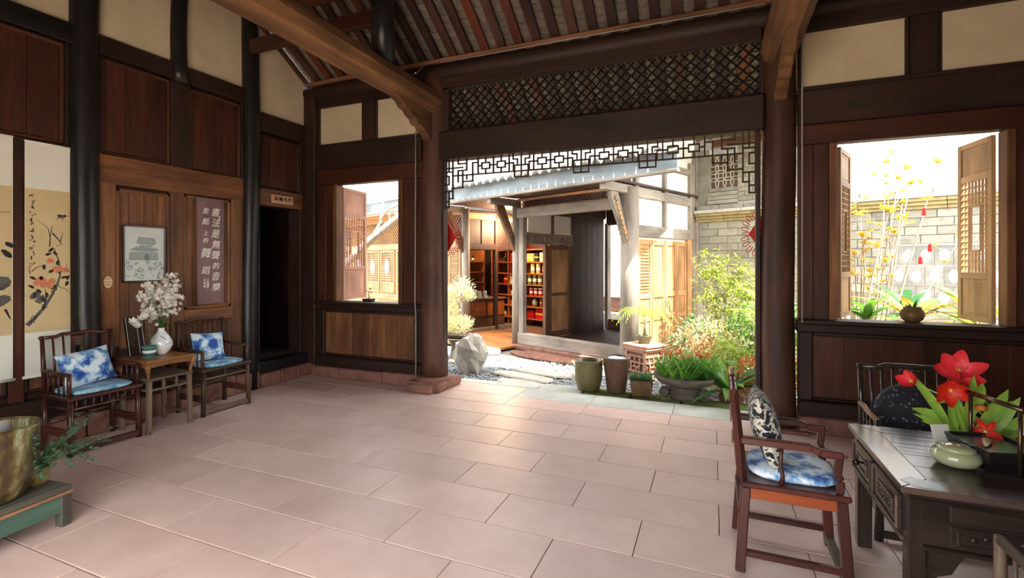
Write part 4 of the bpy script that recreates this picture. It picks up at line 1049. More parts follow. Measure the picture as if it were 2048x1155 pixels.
for s in (-1, 1):
    MB().box(s * (ix - .005) - .012, s * (ix - .005) + .012, -iy + .04, iy - .04, .455, .655).build('side_apron', F_EBO['y'], wt, bevel=.004)
    MB().box(-ix + .04, ix - .04, s * (iy - .005) - .012, s * (iy - .005) + .012, .455, .655).build('front_apron', F_EBO['x'], wt, bevel=.004)
    MB().box(s * ix - .02, s * ix + .02, -iy + .04, iy - .04, .435, .457).build('bead_rail', F_OLD['y'] if s < 0 else F_EBO['y'], wt, bevel=.006)
    MB().box(-ix + .04, ix - .04, s * iy - .02, s * iy + .02, .435, .457).build('bead_rail', F_EBO['x'], wt, bevel=.006)
# left face: drawer with knob, carved panel
def framed(par, x, y0, y1, z0, z1, name, m, deep=.012):
    p = MB().box(x - .012, x + .004, y0, y1, z0, z1).build(name, m, par, bevel=.003)
    for a, b, c, d in ((y0, y0 + .014, z0, z1), (y1 - .014, y1, z0, z1), (y0, y1, z0, z0 + .014), (y0, y1, z1 - .014, z1)): MB().box(x - .022, x - .010, a, b, c, d).build('raised_border', F_OLD['y'], p, bevel=.005)
    a, b, c, d = y0 + .07, y1 - .07, z0 + .045, z1 - .045
    for e, f, g, h in ((a, a + .01, c, d), (b - .01, b, c, d), (a, b, c, c + .01), (a, b, d - .01, d)): MB().box(x - .019, x - .010, e, f, g, h).build('inner_border', F_OLD['y'], p, bevel=.003)
    return p
xf = -ix - .012
dr = framed(wt, xf, .03, iy - .05, .475, .640, 'drawer', F_EBO['y'])
MB().lathe([(.006, 0), (.006, .012), (.017, .018), (.02, .03), (.012, .042), (.0, .045)], 12).build('knob', mat('dark_brass', rgb(70, 58, 44), rough=.35, metal=.8), dr, smooth=True, loc=(xf - .012, .215, .56)).rotation_euler = (0, -math.pi / 2, 0)
cp = framed(wt, xf, -iy + .05, -.0, .475, .640, 'carved_panel', F_EBO['y'])
Rc = random.Random(3)
for k in range(14): MB().blob((xf - .012, -iy + .14 + (iy - .24) * Rc.random(), .53 + .055 * Rc.random()), (.006, .014, .010), 6, 4, k).build('relief_carving', F_EBO['y'], cp, smooth=True)
# near face: drawer with key plate and a carved panel
yf = -iy - .012
nd = MB().box(-.46, -.02, yf - .004, yf + .012, .575, .645).build('drawer', F_EBO['x'], wt, bevel=.003)
MB().box(-.20, -.13, yf - .010, yf - .003, .595, .625).build('key_plate', mat('dull_metal', rgb(70, 66, 62), rough=.4, metal=.7), nd, bevel=.003)
np_ = MB().box(-.46, -.02, yf - .004, yf + .012, .47, .56).build('carved_panel', F_EBO['x'], wt, bevel=.003)
for e, f, g, h in ((-.44, -.43, .48, .55), (-.05, -.04, .48, .55), (-.44, -.04, .48, .487), (-.44, -.04, .543, .55)): MB().box(e, f, yf - .010, yf - .002, g, h).build('inner_border', F_EBO['x'], np_, bevel=.003)
for k in range(8): MB().blob((-.38 + .04 * k, yf - .004, .515 + .012 * math.sin(k * 2)), (.015, .006, .012), 6, 4, k).build('relief_carving', F_EBO['x'], np_, smooth=True)
for sx in (-1, 1): MB().prism([(0, .435), (0, .24), (.03, .25), (.05, .31), (.10, .33), (.13, .39), (.16, .435)], lambda u, v: (sx * (-ix + .06 + u), -iy + .02, v), (0, .02, 0)).build('corner_bracket', F_EBO['x'], wt, bevel=.004)
# pale sticker near the corner of the top
sticker = tag(MB().prism([(.792, 2.725), (.845, 2.78), (.93, 2.735), (.945, 2.662), (.83, 2.662)], lambda u, v: (u, v, TTZ + .0005), (0, 0, .001)).build('corner_sticker', mat('pale_card', rgb(206, 224, 228), rgb(150, 170, 176), scale=14, rough=.3)), 'pale glossy paper sticker on the near table corner', 'paper')

# celadon jar
cel = empty('lidded_jar', (1.10, 3.02, TTZ), label='squat celadon green lidded jar on the writing table', cat='jar')
CEL = mat('celadon', rgb(170, 176, 140), rgb(146, 152, 116), scale=3, rough=.1, coat=.6)
MB().lathe([(.0, .0), (.05, .0), (.085, .018), (.098, .045), (.09, .07), (.07, .082)], 32).build('body', CEL, cel, smooth=True)
MB().lathe([(.078, .080), (.072, .094), (.04, .102), (.0, .104)], 32).build('lid', CEL, cel, smooth=True)
# black box tray with a handle frame
bx = empty('handled_tray', (1.275, 3.10, TTZ), math.radians(14), label='black tapered tray box with tall metal handle on the writing table', cat='tray')
BLK = mat('black_lacquer', rgb(34, 30, 34), rgb(22, 20, 24), scale=5, rough=.2, coat=.5)
o = MB(); w0, w1 = .10, .135
o.ring([(-w1, -w1), (w1, -w1), (w1, w1), (-w1, w1)], [(-w1 + .012, -w1 + .012), (w1 - .012, -w1 + .012), (w1 - .012, w1 - .012), (-w1 + .012, w1 - .012)], lambda u, v: (u * .95, v * 1.1, .10), (0, 0, .012))
n = len(o.v)
for (k, z) in ((w0, 0), (w1, .10)):
    for sx, sy in ((-1, -1), (1, -1), (1, 1), (-1, 1)): o.v.append((sx * k * .95, sy * k * 1.1, z))
for i in range(4): j = (i + 1) % 4; o.face((n + i, n + j, n + 4 + j, n + 4 + i))
o.face((n + 3, n + 2, n + 1, n)); o.build('box', BLK, bx)
MB().box(-.11, .11, -.13, .13, .092, .098).build('shelf_plate', mat('blued_steel', rgb(120, 130, 144), rough=.25, metal=.7), bx)
MTL = mat('bronze_tube', rgb(110, 88, 66), rgb(70, 54, 40), scale=10, rough=.25, metal=.8)
for y in (-.145, .145): rod(bx, 'upright', (.0, y, .0), (.0, y, .31), .009, MTL, 12)
rod(bx, 'handle', (.0, -.165, .315), (.0, .165, .315), .012, MTL, 12)
sc_ = MB().tube([(-.03, -.06, .105), (-.01, -.02, .112), (.02, .05, .108), (.03, .09, .104)], [.006, .016, .02, .004], 8, squash=.4).build('tea_scoop', mat('pale_bamboo', rgb(206, 190, 150), rgb(170, 150, 110), scale=12), None, smooth=True, loc=(1.25, 3.10, TTZ)); tag(sc_, 'pale bamboo tea scoop lying in the black tray', 'scoop')
# card with a plain square print
cd = empty('table_card', (1.115, 3.165, TTZ), math.radians(24), label='translucent white card standing beside the celadon jar', cat='card', rot=(math.radians(0), math.radians(-16), math.radians(-62)))
MB().box(-.001, .001, -.05, .05, 0, .15).build('card', mat('card_white', rgb(222, 224, 214), rgb(206, 208, 198), scale=5, rough=.4), cd)
MB().box(-.0022, -.001, -.025, .025, .05, .105).build('printed_square', mat('card_print', rgb(186, 176, 160)), cd)
# glass vase with tulips
GLASS = mat('clear_glass', rgb(240, 248, 246), rough=.02, trans=1.0, spec=.5)
gv = empty('tulip_vase', (1.50, 3.43, TTZ), math.radians(10), label='low faceted glass vase holding red tulips on the writing table', cat='vase')
def hexring(r, z, n=6): return [(r * 1.5 * math.cos(2 * math.pi * k / n + .3), r * math.sin(2 * math.pi * k / n + .3), z) for k in range(n)]
g = MB(); lv_ = [hexring(.06, .004), hexring(.085, .05), hexring(.10, .115), hexring(.094, .115), hexring(.08, .055), hexring(.05, .014)]
for r in lv_: g.v += r
for i in range(5):
    for k in range(6): k2 = (k + 1) % 6; g.face((i * 6 + k, i * 6 + k2, i * 6 + 6 + k2, i * 6 + 6 + k))
g.face([5 - k for k in range(6)]); g.face([30 + k for k in range(6)]); g.build('glass_body', GLASS, gv)
TUL = mat('tulip_red', rgb(232, 70, 76), rgb(206, 40, 52), scale=6, rough=.45, sub=.3, c3=rgb(224, 60, 66))
TUL2 = mat('tulip_scarlet', rgb(224, 60, 36), rgb(190, 30, 26), scale=6, rough=.45, sub=.3)
TLF = mat('tulip_leaf', rgb(176, 208, 96), rgb(124, 170, 60), scale=5, rough=.4, sub=.35, vary=.1)
YEL = mat('stamen_yellow', rgb(226, 196, 84), rough=.6)
def tulip(c, nrm, L, W, n, cup, m, bend=-.3, seed=1, stem_to=(0, 0, .02), sag=.05):
    R = random.Random(seed); c = Vector(c); nrm = Vector(nrm).normalized()
    t = empty('tulip', (0, 0, 0))
    t.parent = gv
    mb = MB(); a = nrm.cross(Vector((.2, .9, .3))).normalized(); b = nrm.cross(a)
    for k in range(n):
        th = 2 * math.pi * k / n + R.random() * .3
        d = (a * math.cos(th) + b * math.sin(th)) + nrm * cup * (1 + .3 * (k % 2))
        mb.petal(c, d, nrm, L * (1 + .2 * R.random()), W * (.9 + .25 * R.random()), .5, 7, -bend * .5)
    f = mb.build('tulip_flower', m, gv, smooth=True)
    st_ = MB()
    for k in range(6): th = k * 1.05; st_.tube([c, c + nrm * .022 + (a * math.cos(th) + b * math.sin(th)) * .012], .0018, 4)
    st_.tube([c, c + nrm * .02], .005, 6); st_.build('stamens', YEL, f)
    s = Vector(stem_to); mid = (c + s) / 2 + Vector((0, 0, sag))
    MB().tube([s, (s + mid) / 2 + Vector((0, 0, sag * .4)), mid, c], [.0045, .0045, .004, .0035], 6).build('stem', TLF, gv, smooth=True)
    bpy.data.objects.remove(t)
def V(px, py, Y):
    """point on the plane y = Y that the photograph shows at this pixel, in the vase's own frame"""
    u = (px - 1024) / FPX; ca, sa = math.cos(YAW), math.sin(YAW)
    r = Vector((-sa + u * ca, ca + u * sa, -(py - HORIZON) / FPX)); k = Y / r.y
    p = Vector((r.x * k, r.y * k, CAM_H + r.z * k)) - Vector((1.50, 3.43, TTZ))
    c, s = math.cos(-math.radians(10)), math.sin(-math.radians(10))
    return (p.x * c - p.y * s, p.x * s + p.y * c, p.z)
tulip(V(1916, 742, 3.42), (-.25, -.75, .45), .12, .078, 6, .45, TUL, seed=1, stem_to=(-.03, 0, .02))
tulip(V(1900, 778, 3.32), (-.25, -.85, -.15), .085, .055, 6, .5, TUL2, seed=2, stem_to=(-.06, .02, .02))
tulip(V(1926, 768, 3.40), (.3, -.3, .7), .08, .06, 6, .7, TUL, seed=3, stem_to=(.0, .0, .02))
tulip(V(1826, 764, 3.32), (-.75, -.35, .42), .072, .055, 6, 1.2, TUL, bend=.1, seed=4, stem_to=(-.08, -.02, .02), sag=.06)
tulip(V(1972, 862, 3.25), (-.5, -.6, .1), .07, .03, 6, .3, TUL2, seed=5, stem_to=(.05, -.02, .03), sag=.02)
tl = MB()
for (p0, p1, W_, bd) in (((1905, 870), (1838, 748), .05, .15), ((1900, 800), (1862, 800), .03, .2), ((1895, 850), (1856, 815), .06, .5), ((1905, 872), (1868, 830), .04, .6), ((1912, 868), (1890, 800), .05, -.1), ((1930, 868), (1905, 780), .05, .05), ((1935, 860), (1942, 752), .05, -.05),
                         ((1940, 830), (1960, 765), .06, -.1), ((1950, 870), (2020, 788), .055, .25), ((1960, 860), (2022, 808), .045, .4), ((1965, 880), (2040, 800), .05, .1), ((1985, 890), (2060, 830), .06, .2), ((1970, 885), (2030, 850), .06, .6), ((1925, 870), (1880, 838), .045, .6), ((1945, 870), (1925, 815), .045, .1)):
    a_, b_ = Vector(V(*p0, 3.36)), Vector(V(*p1, 3.33)); d_ = b_ - a_
    tl.leaf(a_, d_, (0, -.75, .6), d_.length * 1.05, W_ * 1.15, bd * 1.2, 7, .35)
tl.build('tulip_leaves', TLF, gv, smooth=True)
ob = MB().blob(V(1962, 815, 3.30), (.032, .022, .018), 10, 6, 1, .05).build('wilted_petal', mat('orange_petal', rgb(206, 130, 56), rgb(170, 96, 40), scale=8), gv, smooth=True)
# red stand with bowl and a small blue cup
rs_ = empty('bowl_stand', (1.53, 2.98, TTZ), label='small carved red lacquer stand carrying a dark bowl', cat='stand')
RL = mat('red_lacquer', rgb(108, 40, 34), rgb(66, 24, 22), scale=8, rough=.25, coat=.4)
MB().lathe([(.0, .085), (.09, .085), (.095, .092), (.095, .102), (.0, .104)], 24).build('top', RL, rs_, smooth=False)
for k in range(4):
    t = k * math.pi / 2 + .5; c, s = math.cos(t), math.sin(t)
    MB().tube([(.075 * c, .075 * s, .09), (.095 * c, .095 * s, .06), (.075 * c, .075 * s, .03), (.095 * c, .095 * s, .0)], [.014, .012, .009, .012], 8).build('leg', RL, rs_, smooth=True)
bw = empty('tea_bowl', (1.53, 2.98, TTZ + .105), label='dark glazed ridged tea bowl on the red lacquer stand', cat='bowl')
MB().lathe([(.0, .0), (.035, .0), (.045, .012), (.07, .03), (.066, .036), (.078, .05), (.072, .056), (.06, .04), (.0, .02)], 28).build('body', mat('tenmoku', rgb(86, 62, 46), rgb(50, 36, 30), scale=9, rough=.2, coat=.5), bw, smooth=True)
cu_ = MB().lathe([(.0, .0), (.018, .0), (.03, .03), (.032, .045), (.027, .045), (.02, .01), (.0, .008)], 20).build('tea_cup', ramp(mat('blue_white_cup', rgb(230, 236, 240), scale=40, rough=.15), [(0, rgb(40, 60, 130)), (.45, rgb(60, 80, 150)), (.55, rgb(226, 232, 238)), (1, rgb(236, 240, 242))]), None, smooth=True, loc=(1.39, 2.84, TTZ)); tag(cu_, 'small blue and white tea cup beside the red stand', 'cup')
# ================================================================== WINDOW SHUTTERS, SMALL THINGS ON THE FRONT WALL
SHP = {a: wood('shutter_pink', rgb(206, 158, 134), rgb(172, 122, 98), a, rough=.6, vary=.04) for a in 'xyz'}
SHT = {a: wood('shutter_tan', rgb(198, 160, 112), rgb(150, 114, 76), a, rough=.6, vary=.04) for a in 'xyz'}
def shutter(label, hinge, free, z0, z1, M, opening='vase', zlat=(.30, .74)):
    """casement leaf standing open; local X runs from hinge to free edge"""
    d = Vector((free[0] - hinge[0], free[1] - hinge[1])); w = d.length; H = z1 - z0
    t = empty('window_shutter', (hinge[0], hinge[1], z0), math.atan2(d.y, d.x), label, 'shutter')
    for a, b in ((0, .055), (w - .055, w)): MB().box(a, b, -.018, .018, 0, H).build('stile', M['z'], t, bevel=.003)
    la, lb = H * zlat[0], H * zlat[1]
    for a, b in ((0, .05), (la - .06, la), (lb, lb + .06), (H - .05, H)): MB().box(.055, w - .055, -.017, .017, a, b).build('rail', M['x'], t, bevel=.003)
    for a, b in ((.05, la - .06), (lb + .06, H - .05)):
        p = MB().box(.055, w - .055, -.006, .006, a, b).build('panel', M['z'], t)
        for c, e, f, g in ((.075, w - .075, a + .02, a + .03), (.075, w - .075, b - .03, b - .02)): MB().box(c, e, -.009, .009, f, g).build('moulding', M['x'], p)
    # lattice with an opening in the middle
    x0, x1 = .055, w - .055; nx_, nz_ = 8, 15
    ox0, ox1, oz0, oz1 = x0 + (x1 - x0) * .30, x0 + (x1 - x0) * .70, la + (lb - la) * .24, la + (lb - la) * .72
    g = MB()
    for i in range(1, nx_):
        x = x0 + (x1 - x0) * i / nx_
        if ox0 < x < ox1:
            g.box(x - .005, x + .005, -.009, .009, la, oz0); g.box(x - .005, x + .005, -.009, .009, oz1, lb)
        else: g.box(x - .005, x + .005, -.009, .009, la, lb)
    for k in range(1, nz_):
        z = la + (lb - la) * k / nz_
        if oz0 < z < oz1:
            g.box(x0, ox0, -.008, .008, z - .005, z + .005); g.box(ox1, x1, -.008, .008, z - .005, z + .005)
        else: g.box(x0, x1, -.008, .008, z - .005, z + .005)
    for a, b, c, e in ((ox0 - .006, ox0 + .006, oz0, oz1), (ox1 - .006, ox1 + .006, oz0, oz1), (ox0, ox1, oz0 - .006, oz0 + .006), (ox0, ox1, oz1 - .006, oz1 + .006)): g.box(a, b, -.012, .012, c, e)
    tag(g.build('lattice', M['z'], t), kind='stuff')
    return t
shutter('pinkish lattice shutter folded outward in the small window', (-5.225, 5.86), (-5.31, 6.50), 1.13, 2.855, SHP)
shutter('tan lattice shutter folded outward at the outer side of the larger window', (2.41, 5.86), (2.345, 6.36), 1.13, 2.885, SHT, zlat=(.27, .78))
shutter('tan lattice shutter seen edge-on beside the pillar in the larger window', (1.195, 5.87), (1.385, 6.33), 1.13, 2.885, SHT, zlat=(.27, .78))
DRKPOT = mat('dark_clay', rgb(70, 58, 50), rgb(44, 36, 32), scale=10, rough=.6)
def tuft(mb, c, n, L, W, up=.8, spread=1.0, bend=.35, seed=0, seg=3):
    R = random.Random(seed); c = Vector(c)
    for k in range(n):
        t = R.random() * 6.283; e = R.uniform(.3, 1.0)
        mb.leaf(c + Vector((R.uniform(-.02, .02), R.uniform(-.02, .02), 0)), (spread * math.cos(t) * e, spread * math.sin(t) * e, up * R.uniform(.6, 1.3)), (0, 0, 1), L * R.uniform(.6, 1.15), W, bend * R.uniform(.6, 1.4), seg)
b1 = empty('sill_bonsai', (-4.70, 5.82, 1.125), label='tiny bonsai in a dark oblong tray on the small window sill', cat='potted plant')
MB().obox((0, 0, .022), (.15, .09, .044), taper=1.15).build('tray', DRKPOT, b1, bevel=.006)
MB().tube([(0, 0, .04), (.01, 0, .08), (-.01, 0, .13), (.02, 0, .17)], [.008, .007, .005, .003], 6).build('trunk', W_POST, b1, smooth=True)
m_ = MB()
for (x, z) in ((.02, .18), (-.03, .15), (.045, .13)): tuft(m_, (x, 0, z), 14, .04, .016, .5, seed=int(x * 100) + 9)
m_.build('leaves', LEAFG, b1)
b2 = empty('sill_pot', (1.79, 5.83, 1.125), label='small round brown pot with a sprouting plant on the larger window sill', cat='potted plant')
MB().lathe([(.0, 0), (.05, 0), (.085, .03), (.10, .07), (.09, .11), (.07, .13), (.075, .145), (.062, .145), (.055, .12)], 24).build('pot', mat('amber_clay', rgb(132, 106, 66), rgb(92, 72, 44), scale=8, rough=.4), b2, smooth=True)
m_ = MB(); tuft(m_, (0, 0, .12), 26, .12, .018, .7, 1.1, seed=3); m_.build('leaves', LEAFD, b2)
# cable conduits beside the pillars
CON = mat('conduit_grey', rgb(150, 146, 140), rough=.5)
tag(MB().tube([(-3.745, 5.62, .16), (-3.745, 5.62, 1.0), (-3.745, 5.6, 1.15), (-3.75, 5.62, 2.6), (-3.745, 5.62, 3.5)], .009, 8).build('cable_conduit', CON, None, smooth=True), 'thin grey cable conduit beside the pillar near the small window', 'cable')
tag(MB().tube([(.835, 5.63, 1.1), (.835, 5.63, 3.6), (.83, 5.64, 4.1)], .008, 8).build('cable_conduit', CON, None, smooth=True), 'thin grey cable conduit beside the pillar near the larger window', 'cable')
tag(MB().tube([(-3.35, 5.6, 4.36), (-2.0, 5.6, 4.362), (-.6, 5.6, 4.36), (.5, 5.6, 4.36)], .008, 8).build('cable_conduit', CON, None, smooth=True), 'thin cable conduit along the purlin above the diamond lattice', 'cable')
sp_ = empty('spot_lamp', (-3.62, 5.52, 4.28), label='tiny spot lamp on a curled wire above the log beam', cat='lamp')
MB().tube([(-.14, -.02, -.06), (-.02, -.04, -.05)], [.006, .012], 8).build('lamp_body', mat('chrome', rgb(220, 220, 220), rough=.15, metal=1), sp_, smooth=True)
MB().tube([(0, -.04, -.05), (.06, -.02, .02), (.14, 0, .06), (.26, .03, .075)], .003, 6).build('wire', CON, sp_, smooth=True)
# red knot ornaments on the outer faces of the pillars
RED = mat('red_cord', rgb(214, 44, 40), rgb(170, 24, 26), scale=30, rough=.6, bump=.3)
for X, Z, s, lab in ((-3.45, 2.06, 1, 'red looped knot ornament hanging beside the pillar near the small window'), (.50, 2.02, -1, 'red looped knot ornament hanging beside the pillar near the larger window')):
    k_ = empty('knot_ornament', (X, YF + .24, Z), label=lab, cat='ornament')
    MB().prism([(0, .2), (.13, 0), (0, -.2), (-.13, 0)], lambda u, v: (u, -.012, v), (0, .024, 0)).build('woven_diamond', RED, k_, bevel=.006)
    for i in range(20):
        t = 2 * math.pi * i / 20; r0 = .11 + .07 * abs(math.sin(t)); c, sn = math.cos(t), math.sin(t)
        pts = [(c * r0 - sn * .012, 0, sn * r0 + c * .012), (c * (r0 + .06) - sn * .02, 0, sn * (r0 + .06) + c * .02), (c * (r0 + .085), 0, sn * (r0 + .085)), (c * (r0 + .06) + sn * .02, 0, sn * (r0 + .06) - c * .02), (c * r0 + sn * .012, 0, sn * r0 - c * .012)]
        MB().tube(pts, .005, 5).build('cord_loop', RED, k_, smooth=True)
    MB().tube([(0, 0, .2), (0, -.06, .6), (0, -.12, 1.07)], .003, 5).build('cord', RED, k_)

# ================================================================== THE COURTYARD
GZ = -.22
GRAV = ramp(mat('gravel_stone', rgb(150, 160, 168), scale=3, rough=.8, vary=.35), [(0, rgb(120, 132, 142)), (.5, rgb(168, 180, 188)), (1, rgb(206, 212, 214))])
GRND = mat('courtyard_earth', rgb(150, 146, 138), rgb(104, 100, 92), scale=5, rough=.95, bump=.2)
MOSS = mat('moss', rgb(120, 136, 70), rgb(88, 92, 56), scale=9, rough=.95, bump=.4)
ground = tag(MB().box(-60, 60, 6.16, 90, GZ - .2, GZ - .03).build('ground', GRND), 'pale ground of the courtyard', 'ground', kind='structure')
MB().box(-60, 60, -60, -2.2, GZ - .2, -.03).build('rear_yard', mat('rear_paving', rgb(196, 186, 172), rgb(170, 160, 148), scale=2, rough=.9), ground)
MB().box(-60, XL - .2, -2.2, 6.2, GZ - .2, -.1).build('side_ground', GRND, ground); MB().box(XR + .2, 60, -2.2, 6.2, GZ - .2, -.1).build('side_ground', GRND, ground)
kerb = empty('kerb_strip', (0, 6.3, 0), label='mossy stone kerb strip along the hall floor edge', cat='kerb', kind='structure')
for k in range(8):
    x = -3.45 + k * .62
    MB().obox((x + .3, .06, -.11), (.61, .50 if k > 1 else .2, .17)).build('kerb_stone', MOSS if k > 2 else SLAB_PALE, kerb, bevel=.02)
# gravel: uncountable
gv_ = MB(); Rg = random.Random(5)
for k in range(6500):
    x = Rg.uniform(-5.6, 1.2); y = Rg.uniform(6.35, 9.0)
    r = Rg.uniform(.014, .03); n = len(gv_.v); z = GZ - .02 + r * .4; t = Rg.random() * 3
    for q in range(4): gv_.v.append((x + r * math.cos(t + q * 1.571) * Rg.uniform(.7, 1.2), y + r * math.sin(t + q * 1.571) * Rg.uniform(.7, 1.2), z + Rg.uniform(-.3, .3) * r))
    gv_.v.append((x, y, z + r * .8)); gv_.v.append((x, y, z - r))
    for q in range(4): gv_.face((n + q, n + (q + 1) % 4, n + 4)); gv_.face((n + (q + 1) % 4, n + q, n + 5))
tag(gv_.build('gravel', GRAV), 'blue grey gravel bed between the hall and the shop porch', 'gravel', kind='stuff')
STP = mat('pale_step_stone', rgb(206, 196, 182), rgb(160, 150, 136), scale=6, rough=.9, bump=.3, vary=.06)
def rock_slab(name, c, sx, sy, sz, rz, seed, m, label=None, cat='stone', n=9):
    R = random.Random(seed); pts = []
    for k in range(n):
        t = 2 * math.pi * k / n; r = R.uniform(.85, 1.1); cs, sn = math.cos(t), math.sin(t); e = (abs(cs) ** 4 + abs(sn) ** 4) ** -.25
        pts.append((sx / 2 * cs * e * r * .95, sy / 2 * sn * e * r * .95))
    o = MB().prism(pts, lambda u, v: (u, v, 0), (0, 0, sz)).build(name, m, None, bevel=.02, loc=c); o.rotation_euler = (0, 0, rz)
    return tag(o, label, cat)
for i, (x, y, sx, sy, lab) in enumerate(((-3.05, 6.72, 1.1, .38, 'nearest pale stepping stone in the gravel'), (-2.75, 7.15, 1.15, .36, 'second pale stepping stone in the gravel'), (-2.95, 7.6, 1.2, .36, 'third pale stepping stone in the gravel'), (-2.75, 8.0, 1.2, .34, 'farthest pale stepping stone before the porch step'))):
    rock_slab('stepping_stone', (x, y, GZ - .02), sx, sy, .05, math.radians(-14), i + 3, STP, lab)

# ---------------------------------------------------------------- the shop building, turned 23 degrees against the hall
BT_ = math.radians(23); C0 = (-1.439, 9.194)
def BP(x, y, z=0): return (C0[0] + x * math.cos(BT_) + y * math.sin(BT_), C0[1] - x * math.sin(BT_) + y * math.cos(BT_), z)
house = empty('shop_house', (C0[0], C0[1], 0), -BT_, label='weathered timber shop house with tiled eave and open porch across the courtyard', cat='building')
G_W = {a: wood('weathered_grey', rgb(168, 158, 144), rgb(116, 106, 96), a, rough=.75, bump=.25, vary=.08) for a in 'xyz'}
B_W = {a: wood('porch_brown', rgb(136, 98, 70), rgb(86, 58, 42), a, rough=.65, bump=.15, vary=.1) for a in 'xyz'}
B_T = {a: wood('house_tan', rgb(206, 160, 112), rgb(160, 112, 72), a, rough=.65, bump=.15, vary=.08) for a in 'xyz'}  # tan timber, its own colour
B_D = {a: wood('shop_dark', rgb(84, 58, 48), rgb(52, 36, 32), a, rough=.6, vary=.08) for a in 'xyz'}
DECK = {a: wood('deck_orange', rgb(206, 142, 84), rgb(160, 100, 56), a, rough=.5, vary=.1) for a in 'xyz'}
WPL = mat('white_limewash', rgb(240, 240, 232), rgb(222, 222, 214), scale=2, rough=.9)
FASC = wood('fascia_blue_grey', rgb(142, 152, 154), rgb(108, 118, 122), 'x', rough=.7, vary=.03)
ROOFT = mat('outer_tile', rgb(150, 148, 144), rgb(104, 102, 100), scale=6, rough=.85, bump=.2, vary=.12)
def hb(name, x0, x1, y0, y1, z0, z1, m, bevel=.008, par=None): return MB().box(x0, x1, y0, y1, z0, z1).build(name, m, par or house, bevel=bevel)
def hpost(x, y, r, z0=-.2, z1=3.1, m=None): return MB().tube([(x, y, z0), (x + .01, y, 1.4), (x, y, z1)], [r * 1.06, r, r * .94], 16).build('post', m or G_W['z'], house, smooth=True)
hpost(0, 0, .165); hpost(-2.96, 0, .105); hpost(-4.88, .05, .11); hpost(-11.5, .05, .12)
hb('jamb', -2.84, -2.70, -.06, .06, -.05, 2.75, G_W['z'])
hb('sill_beam', -2.86, -.1, -.09, .09, -.14, .115, G_W['x'], .015); hb('base_course', -2.95, .1, -.2, .12, -.24, -.14, REDSTONE, .015)
hb('head_beam', -2.9, -.1, -.07, .07, 2.72, 2.93, G_W['x'], .012); hb('lattice_rail', -2.9, -.1, -.05, .05, 3.10, 3.15, B_T['x'])
hb('lattice_rail', -2.9, -.1, -.05, .05, 2.93, 2.95, B_T['x'])
la_ = MB()
for sgn in (1, -1):
    for k in range(-2, 36):
        xa_ = -2.86 + k * .083
        p, q = [xa_, 2.95], [xa_ + .15, 3.10]
        if p[0] < -2.88 or q[0] > -.12: continue
        if sgn < 0: p[1], q[1] = q[1], p[1]
        la_.bar((p[0], .0 + .008 * sgn, p[1]), (q[0], .008 * sgn, q[1]), .012, .014, (0, 1, 0))
tag(la_.build('porch_lattice', W_RED['x'], house), kind='stuff')
# carved diagonal braces and their arms
for x, y0 in ((-4.88, -.02), (-2.96, -.08), (-.0, -.13)):
    hb('eave_arm', x - .06, x + .06, -.86, .0, 2.98, 3.14, G_W['y'], .01)
    br_ = MB().prism([(y0, 1.92), (y0, 2.25), (-.42, 2.98), (-.66, 2.98), (-.64, 2.86), (-.55, 2.72), (-.5, 2.66), (-.42, 2.52), (-.34, 2.40), (-.24, 2.22), (-.16, 2.06)], lambda u, v: (x - .045, u, v), (.09, 0, 0)).build('carved_brace', G_W['z'] if x > -1 else B_W['z'], house, bevel=.01)
    for k in range(9):
        f = k / 8; yy = -.15 - .36 * f; zz = 2.16 + .70 * f
        for sx in (-.05, .05): MB().lathe([(.045, 0), (.05, .006), (.035, .012), (.018, .006), (.0, .012)], 10).build('scroll_carving', B_T['z'] if x > -1 else B_W['z'], br_, smooth=True, loc=(x + sx, yy, zz)).rotation_euler = (0, math.copysign(math.pi / 2, sx), 0)
# fascia, eave tiles, roof
hb('fascia_board', -12.5, 1.40, -.88, -.84, 3.14, 3.43, FASC, .006); hb('fascia_edge', -12.5, 1.40, -.90, -.80, 3.10, 3.15, G_W['x'], .006)
Rk = random.Random(4)
for k in range(34):
    x = -6.2 + k * .215; hgt_ = Rk.uniform(.05, .14)
    MB().prism([(x - .018, 3.15), (x + .018, 3.15), (x + .004, 3.15 + hgt_)], lambda u, v: (u, -.881, v), (0, -.003, 0)).build('paint_drip', WPL, house)
RS = .52; ry0, ry1 = -.98, 3.4
def hz(y): return 3.44 + RS * (y - ry0) * 1.0
rf = MB().prism([(ry0, hz(ry0)), (ry1, hz(ry1)), (ry1, hz(ry1) + .08), (ry0, hz(ry0) + .05)], lambda u, v: (-12.5, u, v), (13.95, 0, 0)).build('roof', ROOFT, house)
MB().prism([(ry1, hz(ry1)), (ry1 + 4.4, hz(ry0)), (ry1 + 4.4, hz(ry0) + .08), (ry1, hz(ry1) + .08)], lambda u, v: (-12.5, u, v), (13.95, 0, 0)).build('roof_back', ROOFT, house)
tr = MB()
def half_tile_row(mb, x, r=.062):
    n = len(mb.v); S = 22
    for i in range(S + 1):
        y = ry0 + (ry1 - ry0) * i / S; z = hz(y) + .05
        for st_ in (0, 1):
            rr_ = r * (1.0 if st_ else .9)
            for k in range(6):
                t = math.pi * k / 5; mb.v.append((x + rr_ * math.cos(t), y + st_ * .006, z + rr_ * math.sin(t)))
    m = 6
    for i in range(2 * S + 1):
        for k in range(5): mb.face((n + i * m + k, n + i * m + k + 1, n + (i + 1) * m + k + 1, n + (i + 1) * m + k))
xs_ = [1.36 - k * .235 for k in range(58)]
for x in xs_: half_tile_row(tr, x)
tag(tr.build('roof_tile_rows', ROOFT, house), kind='stuff')
tg = MB()
for x in xs_[:-1]:
    for i in range(24):
        y = ry0 + (ry1 - ry0) * i / 24; z = hz(y)
        tg.box(x - .19, x - .05, y, y + .16, z + .048, z + .066)
